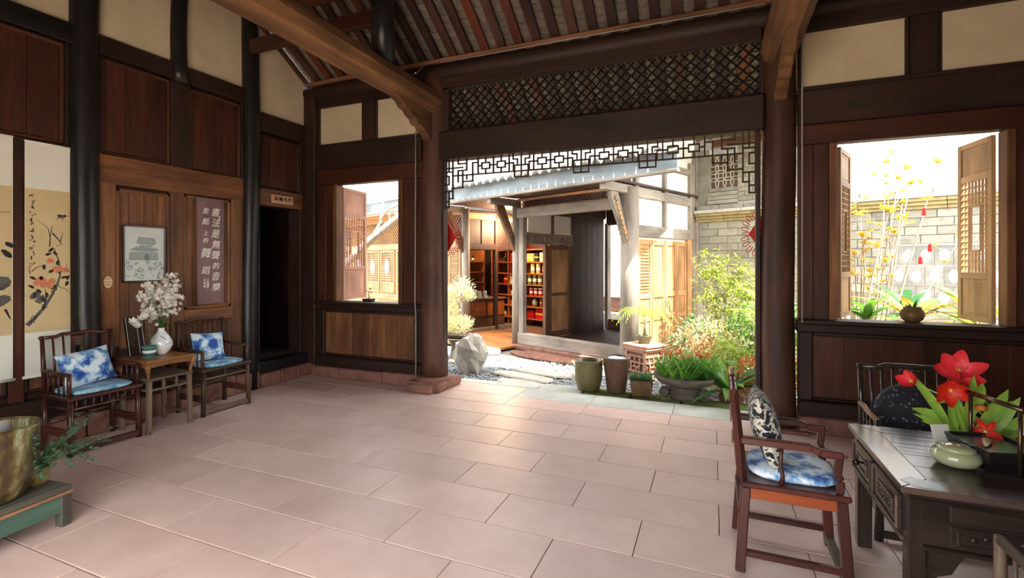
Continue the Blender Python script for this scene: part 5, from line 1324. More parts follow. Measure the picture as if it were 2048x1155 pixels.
tag(tg.build('trough_tiles', ROOFT, house), kind='stuff')
capm = MB().lathe([(.0, -.012), (.03, -.012), (.034, -.02), (.058, -.02), (.064, -.01), (.064, .01)], 16).mesh('eave_cap', mat('tile_cap', rgb(196, 192, 184), rgb(156, 152, 146), scale=20, rough=.85), True)
drip = MB().prism([(-.075, .045), (.075, .045), (.06, -.02), (0, -.075), (-.06, -.02)], lambda u, v: (u, 0, v), (0, .014, 0)).mesh('drip_tile', MATS['tile_cap'])
for x in xs_[:50]:
    inst('eave_cap', capm, house, (x, ry0 - .005, hz(ry0) + .075), (math.pi / 2, 0, 0))
    inst('drip_tile', drip, house, (x - .118, ry0 - .012, hz(ry0) + .03))
# porch ceiling, floors
hb('porch_ceiling', -4.9, .1, -.8, 3.6, 3.16, 3.2, B_D['x'], 0); hb('soffit_board', -12.4, -4.9, -.85, .1, 3.05, 3.09, B_T['x'], .004)
Rq = random.Random(6)
for k in range(9):
    y = -1.0 + k * .235
    hb('deck_plank', -5.3 + .0, -2.78 + (.0 if y > -.2 else -.0), y + .003, y + .232, -.2, -.15, DECK['x'], .004)
hb('porch_floor', -2.9, 0, .09, 3.7, -.24, -.14, B_D['x'], 0); hb('shop_floor', -8.0, -2.9, 1.1, 4.2, -.24, -.15, B_W['x'], 0)
# side wall of the house facing the plants: limewash fields above, doors below
def sw(name, y0, y1, z0, z1, d0, d1, m, bevel=.006, par=None): return hb(name, min(d0, d1), max(d0, d1), y0, y1, z0, z1, m, bevel, par)
sw('wall_core', .1, 2.75, -.2, 3.6, -.06, -.02, WPL, 0)
for y0, y1 in ((.16, .28), (1.27, 1.37), (2.42, 2.62)): sw('stud', y0, y1, 2.2, 3.9, -.04, .05, G_W['z'])
for z0, z1 in ((2.2, 2.42), (2.95, 3.12), (3.62, 3.75)): sw('rail', .12, 2.6, z0, z1, -.04, .045, G_W['y'])
sw('corner_board', 2.62, 2.75, -.2, 4.2, -.05, .03, G_W['z']); MB().box(-.06, -.02, .1, 2.75, 3.6, 4.6).build('gable_infill', WPL, house)
sw('door_post', .16, .28, -.2, 2.2, -.04, .05, B_T['z']); sw('door_post', 2.30, 2.5, -.2, 2.2, -.04, .05, B_T['z']); sw('stone_sill', .1, 2.75, -.24, -.1, -.1, .14, REDSTONE)
def door_leaf(y0, y1, louvre):
    d = sw('door_leaf', y0, y1, -.1, 2.15, -.03, .0, B_T['z'])
    for a, b in ((y0, y0 + .07), (y1 - .07, y1)): MB().box(-.02, .022, a, b, -.1, 2.15).build('stile', B_T['z'], d, bevel=.004)
    for a, b in ((-.1, .05), (.55, .65), (1.0, 1.1), (2.05, 2.15)): MB().box(-.02, .02, y0 + .07, y1 - .07, a, b).build('rail', B_T['y'], d, bevel=.004)
    if louvre:
        for k in range(15): MB().bar((.004, y0 + .08, 1.14 + k * .06), (.004, y1 - .08, 1.14 + k * .06), .03, .012, (.5, 0, 1)).build('slat', B_T['y'], d)
door_leaf(.30, .80, True); door_leaf(.82, 1.32, False); door_leaf(1.36, 1.82, False); door_leaf(1.84, 2.28, False)
# wall between shop and passage (local x = -2.9)
def pw(name, y0, y1, z0, z1, m, d=.05, bevel=.006): return hb(name, -2.9 - d, -2.9 + d, y0, y1, z0, z1, m, bevel)
pw('transom_field', .3, 1.12, 2.42, 2.86, WPL, .02); pw('transom_field', 1.2, 1.9, 2.42, 2.88, WPL, .02)
pw('stud', 1.12, 1.2, 2.38, 3.1, B_W['z']); pw('rail', .2, 1.95, 2.86, 3.16, B_W['y']); pw('carved_lintel', .2, 1.95, 2.14, 2.40, G_W['y'], .06)
for k in range(7): MB().lathe([(.05, 0), (.055, .01), (.03, .018), (.0, .012)], 10).build('lintel_carving', G_W['z'], house, smooth=True, loc=(-2.84, .4 + k * .22, 2.27)).rotation_euler = (0, math.pi / 2, 0)
pw('door_post', .88, .97, -.15, 2.14, B_W['z'])
pd = pw('passage_door', .99, 1.88, -.12, 2.12, B_T['z'], .02)
for a, b in ((.99, 1.12), (1.78, 1.88)): MB().box(-2.93, -2.865, a, b, -.12, 2.12).build('stile', B_W['z'], pd, bevel=.004)
for a, b in ((-.12, .02), (.88, .96), (2.02, 2.12)): MB().box(-2.93, -2.868, 1.12, 1.78, a, b).build('rail', B_W['y'], pd, bevel=.004)
MB().lathe([(.02, 0), (.028, .01), (.0, .02)], 10).build('door_knob', DRKPOT, pd, loc=(-2.865, 1.03, 1.12), smooth=True)
planks_x = 5
for k in range(5): pw('dark_plank', 1.98 + k * .27, 1.98 + k * .27 + .266, -.14, 2.9, B_D['z'], .03, .004)
pw('post_square', 1.9, 1.98, -.15, 3.1, B_D['z'], .06); pw('rail', 1.95, 3.4, 2.9, 3.16, B_D['y'])
# far end of the passage with the view out
hb('end_wall', -1.9, .0, 3.55, 3.65, -.14, 3.16, B_D['x']); hb('end_head', -2.95, -1.9, 3.55, 3.65, 2.75, 3.16, B_D['x']); hb('end_jamb', -2.98, -2.88, 3.52, 3.68, -.14, 2.8, G_W['z']); hb('end_jamb', -1.98, -1.88, 3.52, 3.68, -.14, 2.8, G_W['z'])
hb('end_low_wall', -2.9, -1.9, 3.56, 3.64, -.14, .12, B_W['x']); hb('inner_side', -.13, -.07, .1, 3.6, -.14, 3.16, B_W['y'], 0)
# left part: boarded and latticed front
def fw_(name, x0, x1, z0, z1, m, d=.04, bevel=.006): return hb(name, x0, x1, -d, d, z0, z1, m, bevel)
fw_('front_core', -11.5, -5.0, -.2, 2.2, B_T['z'], .01, 0); fw_('rail', -11.5, -4.9, 2.10, 2.28, B_T['x'], .05); fw_('rail', -11.5, -4.9, 2.95, 3.1, B_T['x'], .05); fw_('rail', -11.5, -4.9, .55, .74, B_T['x'], .05); fw_('transom_back', -11.5, -5.0, 2.28, 2.95, W_RED['x'], .005, 0)
la2 = MB()
for sgn in (1, -1):
    k = 0
    while True:
        xa_ = -11.4 + k * .11; k += 1
        if xa_ > -5.55: break
        p, q = (xa_, 2.28), (xa_ + .62, 2.95)
        if sgn < 0: p, q = (p[0], q[1]), (q[0], p[1])
        la2.bar((p[0], -.02 - .01 * sgn, p[1]), (q[0], -.02 - .01 * sgn, q[1]), .02, .02, (0, 1, 0))
tag(la2.build('transom_lattice', B_T['x'], house), kind='stuff')
for x in (-10.9, -9.95, -9.05, -8.1, -7.2, -6.3):
    w_ = .84
    cs = hb('casement', x, x + w_, -.03, -.012, .76, 2.08, B_T['z'], .003)
    for a, b in ((x, x + .07), (x + w_ - .07, x + w_)): MB().box(a, b, -.05, -.02, .76, 2.08).build('stile', B_T['z'], cs, bevel=.003)
    for a, b in ((.76, .82), (1.04, 1.1), (2.02, 2.08)): MB().box(x + .07, x + w_ - .07, -.048, -.02, a, b).build('rail', B_T['x'], cs, bevel=.003)
    MB().box(x + .07, x + w_ - .07, -.035, -.03, 1.1, 2.02).build('dark_backing', B_D['x'], cs)
    g = MB()
    for k in range(1, 10): xx = x + .07 + (w_ - .14) * k / 10; g.box(xx - .014, xx + .014, -.046, -.036, 1.1, 2.02)
    for k in range(1, 13): zz = 1.1 + .92 * k / 13; g.box(x + .07, x + w_ - .07, -.046, -.036, zz - .014, zz + .014)
    tag(g.build('lattice', B_T['z'], cs), kind='stuff')
    MB().lathe([(.0, 0), (.17, 0), (.19, .012), (.17, .02), (.0, .012)], 8, sx=.8, sy=1.35).build('oval_pane', mat('frosted_pane', rgb(200, 208, 210), rgb(150, 160, 164), scale=4, rough=.2), cs, loc=(x + w_ / 2, -.045, 1.56)).rotation_euler = (math.pi / 2, 0, 0)
for k in range(22): hb('louvre_slat', -5.42, -5.05, -.06, -.035, 1.0 + k * .052, 1.03 + k * .052, B_T['x'], 0)
fw_('pier', -5.5, -5.42, -.2, 2.2, B_T['z'], .05); fw_('pier', -5.05, -4.97, -.2, 2.2, B_T['z'], .05)
# glazed shop side (local x = -5.02) and dark boards above it
for y0, y1 in ((.12, .2), (1.18, 1.28), (2.3, 2.4)): hb('shop_post', -5.08, -4.96, y0, y1, -.15, 3.1, B_D['z'])
hb('shop_sill', -5.07, -4.97, .2, 2.3, -.15, -.05, G_W['y']); hb('shop_head', -5.07, -4.97, .2, 2.3, 2.05, 2.2, B_D['y']); hb('rail', -5.07, -4.97, .2, 2.3, 2.86, 3.1, B_T['y'])
for y0, y1 in ((.2, .68), (.70, 1.18), (1.28, 1.78), (1.8, 2.3)): hb('dark_panel', -5.04, -5.0, y0 + .004, y1 - .004, 2.2, 2.86, B_D['z'], .01)
hb('glass_pane', -5.022, -5.016, .2, 1.18, -.05, 2.05, mat('pane_glass', rgb(235, 242, 240), rough=.02, trans=1.0), 0)
hb('shop_back', -8.2, -2.9, 3.0, 3.1, -.2, 3.16, B_D['x'], 0); hb('shop_left', -8.2, -8.1, .1, 3.1, -.2, 3.16, B_D['y'], 0); hb('shop_ceiling', -8.2, -4.9, .0, 3.1, 3.02, 3.06, B_D['x'], 0)
# porch lamp and shop lamp
pl_ = empty('porch_lamp', BP(-.75, .35, 2.86), -BT_, label='small yellow lamp under the porch head beam', cat='lamp')
MB().lathe([(.0, 0), (.14, 0), (.17, .03), (.15, .06), (.0, .07)], 16).build('glowing_shade', mat('warm_glow', rgb(255, 210, 120), emit=(1, .72, .3, 1), estr=3.0), pl_, smooth=True)
MB().tube([(0, 0, .06), (0, 0, .3)], .012, 6).build('stem', CON, pl_)
sl_ = empty('shop_lamp', BP(-4.9, 1.75, 2.86), -BT_, label='warm round ceiling lamp inside the shop', cat='lamp')
MB().lathe([(.0, 0), (.16, .01), (.2, .05), (.2, .08), (.0, .09)], 18).build('glowing_shade', MATS['warm_glow'], sl_, smooth=True)
for (x, y, z, e) in ((-4.55, 1.3, 2.7, 130), (-6.3, 1.4, 2.7, 60)):  # second point light is added fill, no lamp hangs there
    ld = bpy.data.lights.new('shop_light', 'POINT'); ld.energy = e; ld.color = (1, .7, .42); ld.shadow_soft_size = .15
    lo = bpy.data.objects.new('shop_light', ld); COL.objects.link(lo); lo.location = BP(x, y, z)

# ---------------------------------------------------------------- shop shelves and goods
SHF = {a: wood('shelf_orange', rgb(196, 116, 62), rgb(150, 80, 40), a, rough=.45, vary=.05) for a in 'xyz'}
SX0, SX1 = -6.5, -4.1
shelf = empty('display_shelf', BP(0, 0, 0), -BT_, label='orange wooden display shelf full of goods inside the shop', cat='shelf')
levels = [.07, .42, .735, 1.06, 1.39, 1.73, 2.10]
for x in (SX0, -5.75, -5.08, SX1): MB().box(x - .02, x + .02, 2.42, 2.8, -.15, 2.35).build('upright', SHF['z'], shelf, bevel=.003)
for z in levels: MB().box(SX0, SX1, 2.40, 2.8, z - .035, z).build('shelf_board', SHF['x'], shelf, bevel=.003)
MB().box(SX0, SX1, 2.79, 2.81, -.15, 2.35).build('back_panel', B_D['x'], shelf)
REDB = mat('gift_red', rgb(208, 36, 30), rgb(170, 24, 22), scale=6, rough=.4); GOLD = mat('box_gold', rgb(226, 190, 96), rgb(196, 150, 66), scale=8, rough=.4)
CRM = mat('box_cream', rgb(236, 222, 180), rgb(214, 196, 150), scale=5, rough=.5); GRN = mat('tin_green', rgb(120, 130, 66), rgb(90, 100, 48), scale=6, rough=.4)
WHT = mat('can_white', rgb(232, 228, 224), rough=.4); DKB = mat('bottle_dark', rgb(44, 40, 46), rough=.2)
def gbox(x, z, w, h, m, lab, grp=None, d=.16, band=None):
    b = empty('gift_box', BP(x, 2.55, z + .001), -BT_, label=lab, cat='box', group=grp)
    MB().box(-w / 2, w / 2, -d / 2, d / 2, 0, h).build('carton', m, b, bevel=.004)
    MB().box(-w / 2 - .001, w / 2 + .001, -d / 2 - .003, d / 2, h * .42, h * .60).build('paper_band', band or GOLD, b)
def gtin(x, z, r, h, m, lab, grp=None, capm_=None):
    b = empty('tea_tin', BP(x, 2.52, z + .001), -BT_, label=lab, cat='tin', group=grp)
    MB().lathe([(.0, 0), (r, 0), (r, h * .82), (r * .96, h * .84)], 14).build('can', m, b, smooth=False); MB().lathe([(r * 1.02, h * .83), (r * 1.02, h * .97), (r * .9, h), (.0, h)], 14).build('lid', capm_ or GOLD, b)
    MB().lathe([(r * 1.01, h * .3), (r * 1.015, h * .31), (r * 1.015, h * .6), (r * 1.01, h * .61)], 14).build('paper_label', WHT, b)
def gbottle(x, z, r, h, m, lab, grp=None):
    b = empty('bottle', BP(x, 2.52, z + .001), -BT_, label=lab, cat='bottle', group=grp)
    MB().lathe([(.0, 0), (r, 0), (r, h * .5), (r * .9, h * .6), (r * .35, h * .74), (r * .32, h * .92)], 14).build('glass', m, b, smooth=True); MB().lathe([(r * .38, h * .9), (r * .38, h), (.0, h)], 10).build('cap', GOLD, b)
for w_, x in (('first', -4.95), ('second', -4.80)): gbox(x, 1.73, .13, .24, GOLD, '%s tall yellow carton from the porch post on the upper shop shelf' % w_, 'yellow cartons', band=CRM)
gbox(-4.62, 1.73, .12, .25, DKB, 'dark carton between yellow goods on the upper shop shelf'); gbox(-4.42, 1.73, .14, .26, CRM, 'cream carton at the outer end of the upper shop shelf')
for w_, x in (('first', -4.80), ('second', -4.58)): gtin(x, 1.39, .062, .29, GOLD, '%s tall yellow tea tin from the porch post, below the cartons' % w_, 'pair of yellow tins', CRM)
gtin(-4.36, 1.39, .05, .2, REDB, 'small red tin beside the pair of yellow tins')
for w_, x in (('first', -4.92), ('middle', -4.72), ('last', -4.52)): gtin(x, 1.06, .06, .29, GRN, '%s olive green tea tin of three, counted from the porch post' % w_, 'three olive tins', GOLD)
gtin(-4.28, 1.06, .05, .26, REDB, 'red tea tin beside the three olive tins')
for w_, x in (('first', -4.86), ('middle', -4.68), ('last', -4.50)): gtin(x, .735, .055, .23, REDB, '%s red and white can of three, counted from the porch post' % w_, 'three red and white cans', WHT)
gtin(-4.3, .735, .04, .12, REDB, 'low red tin beside the three cans')
v_ = empty('shop_vase', BP(-4.72, 2.52, .421), -BT_, label='small pale green vase on the lower shop shelf', cat='vase')
MB().lathe([(.0, 0), (.05, 0), (.085, .07), (.08, .15), (.045, .2), (.05, .23), (.04, .23)], 18).build('body', CEL, v_, smooth=True)
gbox(-4.45, .42, .05, .25, SHF['z'], 'narrow wooden box beside the pale green vase'); gbox(-4.86, .07, .30, .22, REDB, 'wide red gift box on the lowest shop shelf', band=REDB); gbox(-4.46, .07, .38, .29, REDB, 'large red gift box at the outer end of the lowest shop shelf', band=GOLD)
for w_, x in (('nearest', -5.62), ('middle', -5.48), ('farthest', -5.34)): gbox(x, 1.73, .12, .26, REDB, '%s to the dark bottle of three upright red gift boxes' % w_, 'three red boxes', band=REDB)
gbottle(-5.95, 1.73, .04, .26, DKB, 'dark bottle beside the three upright red boxes'); gbox(-5.9, 1.06, .16, .28, REDB, 'red box behind the cream certificate box'); gbox(-5.66, 1.06, .22, .30, CRM, 'cream certificate box on the middle shop shelf')
gbottle(-5.36, 1.06, .07, .33, GOLD, 'amber bottle beside the cream certificate box'); gbox(-5.3, .735, .28, .13, REDB, 'flat red box on the shelf under the amber bottle'); gbox(-5.62, .735, .08, .12, CRM, 'small white pack beside the flat red box')
gbox(-5.45, .42, .42, .13, GOLD, 'flat yellow carton on the lower shelf behind the post', band=REDB); gbox(-5.36, .07, .40, .18, REDB, 'low red carton on the bottom shelf behind the post', band=REDB); gbottle(-5.95, .07, .045, .2, WHT, 'small white bottle on the bottom shelf by the glass')
# counter behind the glass
ct = empty('shop_counter', BP(0, 0, 0), -BT_, label='brown shop counter behind the glazed side', cat='counter')
MB().box(-6.2, -5.35, .45, 1.9, -.15, .66).build('body', B_W['y'], ct, bevel=.01); MB().box(-6.25, -5.30, .42, 1.95, .66, .70).build('top', B_W['y'], ct, bevel=.008)
for k in range(2): MB().box(-5.352, -5.335, .5 + k * .72, 1.16 + k * .72, .2, .6).build('drawer_front', SHF['y'], ct, bevel=.006)
for k in range(2): MB().lathe([(.03, 0), (.035, .01), (.0, .03)], 10).build('brass_pull', GOLD, ct, loc=(-5.335, .8 + k * .72, .4), smooth=True).rotation_euler = (0, math.pi / 2, 0)
for k, (m, l) in enumerate(((GOLD, 'yellow booklet standing on the shop counter'), (BLUEW, 'blue printed booklet standing on the shop counter'), (WHT, 'pale booklet standing on the shop counter'), (BLUEW, 'second blue printed booklet near the counter end'))):
    o = MB().box(-.008, .008, -.07, .07, 0, .21).build('booklet', m, None, loc=BP(-5.42, .62 + k * .2, .702)); o.rotation_euler = (0, math.radians(-14), -BT_); tag(o, l, 'booklet')
ws = empty('wall_shelf', BP(0, 0, 0), -BT_, label='brown wall shelf high behind the glazed shop side', cat='shelf')
for z in (1.1, 1.42, 1.75): MB().box(-7.6, -6.7, .6, 2.3, z - .03, z).build('shelf_board', SHF['y'], ws)
for y in (.6, 1.45, 2.3): MB().box(-7.6, -6.7, y - .02, y + .02, .7, 2.1).build('upright', SHF['z'], ws)
for k in range(5): gy = .75 + k * .3; b = empty('bottle', BP(-6.85, gy, 1.751), -BT_, label='%s dark bottle in the row behind the shop glass' % ('first', 'second', 'third', 'fourth', 'fifth')[k], cat='bottle', group='bottles behind glass'); MB().lathe([(.0, 0), (.045, 0), (.045, .13), (.016, .19), (.016, .25), (.0, .25)], 12).build('glass', DKB, b, smooth=True); MB().lathe([(.046, .03), (.047, .1)], 12).build('paper_label', CRM, b)

# steps and boulder
for i, (x, y, sx, sy, h_, lab) in enumerate(((-3.3, -.95, 1.5, .42, .10, 'long pale sunlit stone step in front of the porch'), (-1.6, -.55, 1.9, .5, .06, 'low pinkish stone slab before the porch sill'))):
    p = BP(x, y); rock_slab('porch_step', (p[0], p[1], GZ - .02), sx, sy, h_, -BT_, i + 20, STP if i == 0 else REDSTONE, lab)
bo = MB().blob((0, 0, .28), (.30, .26, .38), 12, 8, 5, .16).build('boulder', mat('boulder_grey', rgb(196, 190, 178), rgb(140, 134, 124), scale=4, rough=.95, bump=.5), None, loc=(-4.02, 7.62, GZ)); tag(bo, 'pale leaning boulder in the gravel beside the pillar', 'boulder'); bo.rotation_euler = (0, .25, .4)
# ================================================================== GARDEN WALL AND PLANTING
BRK = mat('grey_brick', rgb(168, 166, 154), rgb(122, 120, 110), scale=5, rough=.9, bump=.3, vary=.16, c3=rgb(152, 150, 138))
BRKY = mat('ochre_moulding', rgb(190, 176, 132), rgb(140, 126, 92), scale=5, rough=.9, bump=.3, vary=.1)
JNT = mat('brick_mortar', rgb(206, 204, 196), rgb(176, 174, 166), scale=8, rough=.95)
WY = 2.75
gw = empty('wall_garden', BP(0, 0, 0), -BT_, label='grey brick garden wall with stepped coping and a pierced tile screen', cat='wall', kind='structure')
def gb_(name, x0, x1, y0, y1, z0, z1, m, bevel=.006): return MB().box(x0, x1, y0, y1, z0, z1).build(name, m, gw, bevel=bevel)
GX0, GX1 = 3.5, 6.6       # pierced screen
for x0, x1, z0, z1 in ((.06, GX0, GZ, 2.6), (GX0, GX1, GZ, .95), (GX0, GX1, 2.02, 2.6), (GX1, 9.0, GZ, 2.6)): gb_('mortar_core', x0, x1, WY + .02, WY + .20, z0, z1, JNT, 0)
def courses(x0, x1, z0, z1, hgt=.105, ln=.40, seed=0, y=WY):
    R = random.Random(seed); z = z0; row = 0
    while z < z1 - .02:
        h_ = min(hgt, z1 - z); x = x0 - (ln / 2 if row % 2 else 0)
        while x < x1 - .01:
            a, b = max(x, x0), min(x + ln, x1)
            if b - a > .03: gb_('brick', a + .005, b - .005, y - .012 - R.random() * .008, y + .05, z + .005, z + h_ - .005, BRK, .004)
            x += ln
        z += h_; row += 1
courses(.10, GX0, 1.0, 2.6, .16, .42, 1); courses(GX0, GX1, 2.02, 2.6, .145, .42, 2); courses(GX0, GX1, .45, .95, .125, .42, 3)
courses(GX1, 7.6, .7, 2.6, .16, .42, 5)
# stepped coping
for (z0, z1, d) in ((2.60, 2.66, .06), (2.66, 2.72, .11), (2.72, 2.78, .17)):
    x = .06
    while x < 9: gb_('coping_course', x + .003, min(x + .6, 9) - .003, WY - d, WY + .25, z0, z1 - .004, BRKY, .006); x += .6
x = .06
while x < 9: gb_('coping_slab', x + .003, x + .5, WY - .22, WY + .3, 2.78, 2.85, JNT, .01); gb_('coping_tile', x + .003, x + .5, WY - .10, WY + .2, 2.85, 2.96, BRK, .02); x += .503
# pierced screen: one tile with an eight sided hole, laid in staggered rows
def hole_tile(w, h_, hw, hh):
    k = 8; inner = []; outer = []
    for i in range(k):
        t = 2 * math.pi * (i + .5) / k; c, s = math.cos(t), math.sin(t)
        inner.append((hw / 2 * c * 1.08, hh / 2 * s * 1.08)); m_ = max(abs(c) / (w / 2), abs(s) / (h_ / 2)); outer.append((c / m_, s / m_))
    # square off the outline
    for i, (u, v) in enumerate(outer):
        if abs(abs(u) - w / 2) < 1e-6: outer[i] = (u, math.copysign(h_ / 2, v))
        else: outer[i] = (u, v)
    return MB().ring([(math.copysign(w / 2, u) if abs(u) > w * .3 else u, math.copysign(h_ / 2, v)) for u, v in outer], inner, lambda u, v: (u, 0, v), (0, .14, 0))
TW, TH = .238, .345
SCR = mat('screen_tile', rgb(160, 158, 150), rgb(116, 114, 108), scale=7, rough=.9, bump=.2, vary=.1)
ht = hole_tile(TW - .004, TH - .004, .14, .215).mesh('screen_tile', SCR)
for r in range(3):
    z = .96 + TH * (r + .5); off = 0 if r % 2 else TW / 2
    n_ = int((GX1 - GX0) / TW)
    for k in range(n_ + 1):
        x = GX0 + TW * (k + .5) - off
        if x < GX0 - .01 or x > GX1: continue
        inst('screen_tile', ht, gw, (x, WY + .02, z))
# taller pier section beside the house with the coin grille
gb_('pier_core', .06, .34, WY - .02, WY + .2, 2.9, 4.2, BRK); gb_('pier_core', .94, 1.5, WY - .02, WY + .2, 2.9, 4.2, JNT); courses(.95, 1.5, 3.0, 4.2, .10, .3, 9, WY - .03)
for k in range(4): gb_('plinth_course', .3, .95, WY - .05 + k * .01, WY + .2, 2.98 + k * .09, 3.06 + k * .09, BRK, .005)
gb_('grille_back', .32, .96, WY + .10, WY + .14, 3.34, 4.06, mat('grille_back_clay', rgb(150, 132, 106), rgb(120, 104, 84), scale=6, rough=.9), 0)
ringm = MB()
pts_ = [(.145 * math.cos(2 * math.pi * k / 20), 0, .145 * math.sin(2 * math.pi * k / 20)) for k in range(21)]
ringm.tube(pts_, .016, 6, caps=False); ring_me = ringm.mesh('coin_ring', JNT, True)
for i in range(4):
    for j in range(4):
        if (i + j) % 1 == 0: inst('coin_ring', ring_me, gw, (.395 + i * .1625, WY + .05, 3.44 + j * .1625), (0, 0, 0), (.8, 1, .8))
# eave of a further roof over the pier
fe = empty('gate_roof', BP(0, 0, 0), -BT_, label='brown timber eave of the gate roof above the coin grille', cat='roof', kind='structure')
MB().prism([(1.55, 4.18), (3.6, 4.95), (3.6, 5.05), (1.55, 4.26)], lambda u, v: (.5, u, v), (2.6, 0, 0)).build('roof_board', B_W['x'], fe)
for k in range(10): MB().bar((.6 + k * .26, 1.56, 4.14), (.6 + k * .26, 3.4, 4.83), .07, .07).build('rafter', B_W['y'], fe)
MB().box(.45, 3.1, 2.6, 2.8, 4.2, 4.36).build('plate_beam', B_W['x'], fe, bevel=.01)
for k in range(11): MB().lathe([(.0, 0), (.06, 0), (.06, .03)], 12).build('eave_cap', MATS['tile_cap'], fe, loc=(.55 + k * .25, 1.52, 4.28)).rotation_euler = (math.pi / 2, 0, 0)

# far houses, seen through the window and through the passage
fh = empty('far_building', BP(5.5, 17, GZ), -BT_, label='pale plain building far behind the garden wall, beyond the larger window', cat='building')
MB().box(-6, 1.2, 0, 6, 0, 9).build('walls', WPL, fh)
for i in range(4):
    for k in range(3):
        w_ = MB().box(-5.2 + i * 1.6, -4.1 + i * 1.6, -.05, .02, 1.4 + k * 2.8, 2.9 + k * 2.8).build('window', mat('far_pane', rgb(160, 178, 190), rough=.2), fh)
        MB().box(-4.67 + i * 1.6, -4.62 + i * 1.6, -.08, -.04, 1.4 + k * 2.8, 2.9 + k * 2.8).build('mullion', JNT, w_)
    MB().box(-6.05, 1.25, -.12, .0, 3.3 + i * 2.8 - 2.8, 3.45 + i * 2.8 - 2.8).build('floor_band', JNT, fh)
nb_ = empty('neighbour_building', BP(-3.6, 9.0, GZ), -BT_, label='white neighbour building with a cooling unit seen through the porch passage', cat='building')
MB().box(-3.5, 3.5, 0, 4, 0, 5).build('walls', WPL, nb_)
for z in (1.1, 2.9):
    for x in (-1.2, .35, 1.9): w_ = MB().box(x, x + 1.0, -.06, .02, z, z + .9).build('window', MATS['far_pane'], nb_); MB().box(x + .48, x + .52, -.09, -.05, z, z + .9).build('mullion', JNT, w_)
a_ = MB().box(.2, .85, -.4, -.05, 2.1, 2.6).build('cooling_unit', WHT, nb_, bevel=.02); MB().lathe([(.2, 0), (.2, .02), (.16, .02), (.16, 0)], 20).build('fan_ring', CON, a_, loc=(.45, -.41, 2.35)).rotation_euler = (math.pi / 2, 0, 0)
MB().box(-3.5, 3.5, -.5, -.2, 0, .55).build('low_red_wall', REDSTONE, nb_)

# ---------------------------------------------------------------- plants
BARK = mat('bark_pale', rgb(196, 180, 158), rgb(140, 122, 102), scale=12, rough=.9, bump=.4)
def leafmat(n, a, b): return mat(n, rgb(*a), rgb(*b), scale=4, rough=.5, vary=.1, sub=.35, detail=2)
L_YG = leafmat('leaf_yellow_green', (176, 190, 76), (116, 146, 44)); L_G = leafmat('leaf_fresh_green', (120, 170, 60), (66, 120, 38)); L_OR = leafmat('leaf_orange', (214, 132, 62), (170, 84, 40))
L_PK = leafmat('leaf_pink_cream', (226, 190, 150), (190, 150, 96)); L_DG = leafmat('leaf_blue_green', (84, 136, 84), (48, 92, 54)); L_YE = leafmat('leaf_yellow', (222, 188, 70), (186, 146, 44)); L_CR = leafmat('leaf_cream', (226, 222, 186), (176, 180, 120))
def bush(label, base, clumps, n, L, W, m, stems=8, seed=1, cat='shrub', name='shrub', flat_=.0, extra=None, name_l='leaves'):
    """clumps: list of (dx, dy, dz, r); leaves sit through the clumps, twigs lead to each"""
    R = random.Random(seed); t = empty(name, base, label=label, cat=cat)
    tw_ = MB(); lf_ = MB()
    for (dx, dy, dz, r) in clumps:
        s = Vector((dx * .15, dy * .15, 0)); e = Vector((dx, dy, dz)); mid = s.lerp(e, .5) + Vector((R.uniform(-.05, .05), R.uniform(-.05, .05), .08 * dz))
        tw_.tube([s, mid, e], [.014, .01, .005], 5)
        for k in range(stems):
            d = Vector((R.gauss(0, 1), R.gauss(0, 1), R.gauss(0, .8))).normalized() * r * R.uniform(.6, 1)
            tw_.tube([mid.lerp(e, R.random()), e + d], [.005, .002], 4)
    tot = sum(c[3] ** 2 for c in clumps)
    for (dx, dy, dz, r) in clumps:
        for k in range(int(n * r * r / tot)):
            d = Vector((R.gauss(0, 1), R.gauss(0, 1), R.gauss(0, 1))).normalized(); p = Vector((dx, dy, dz)) + d * r * R.uniform(.45, 1.05)
            if p.z < .02: continue
            dd = d + Vector((R.uniform(-.7, .7), R.uniform(-.7, .7), R.uniform(-.5, .4)))
            dd.z *= (1 - flat_)
            lf_.leaf(p, dd, (R.uniform(-.3, .3), R.uniform(-.3, .3), 1), L * R.uniform(.7, 1.3), W * R.uniform(.8, 1.2), .25, 2)
    tw_.build('stems', BARK, t); tag(lf_.build(name_l, m, t), kind='stuff')
    return t
def gp(x, y): p = BP(x, y); return (p[0], p[1], GZ)
# tall maple-like shrub against the house side
bush('tall feathery yellow green shrub against the sunlit house side', gp(1.15, 1.5), [(-.25, .0, 1.9, .30), (.1, .1, 1.75, .34), (.35, -.1, 1.55, .36), (-.2, -.1, 1.45, .38), (.15, -.25, 1.2, .40), (.5, 0, 1.15, .36), (-.35, -.1, 1.0, .32), (.1, 0, .8, .4), (.55, -.1, .7, .35)], 2600, .10, .035, L_YG, 7, 3, flat_=.5)
bush('fresh green rounded shrub beside the main pillar in the garden', gp(2.35, -.25), [(0, 0, 1.0, .34), (.3, .1, .9, .36), (-.3, 0, .75, .34), (.15, -.1, .6, .38), (.5, 0, .55, .35), (-.2, -.15, .4, .3), (.3, 0, 1.2, .25)], 2400, .07, .035, L_G, 7, 4)
bush('pale pink and cream leaved shrub in the middle of the garden bed', gp(1.55, -.35), [(0, 0, .80, .26), (.25, .05, .72, .26), (-.25, 0, .62, .26), (.05, -.1, .45, .3), (.35, 0, .4, .28)], 1900, .07, .022, L_PK, 7, 5)
bush('cream yellow low shrub behind the round planter', gp(1.75, -1.05), [(0, 0, .45, .24), (.3, 0, .42, .24), (-.25, 0, .36, .22), (.1, 0, .25, .24)], 1500, .055, .02, L_CR, 7, 6)
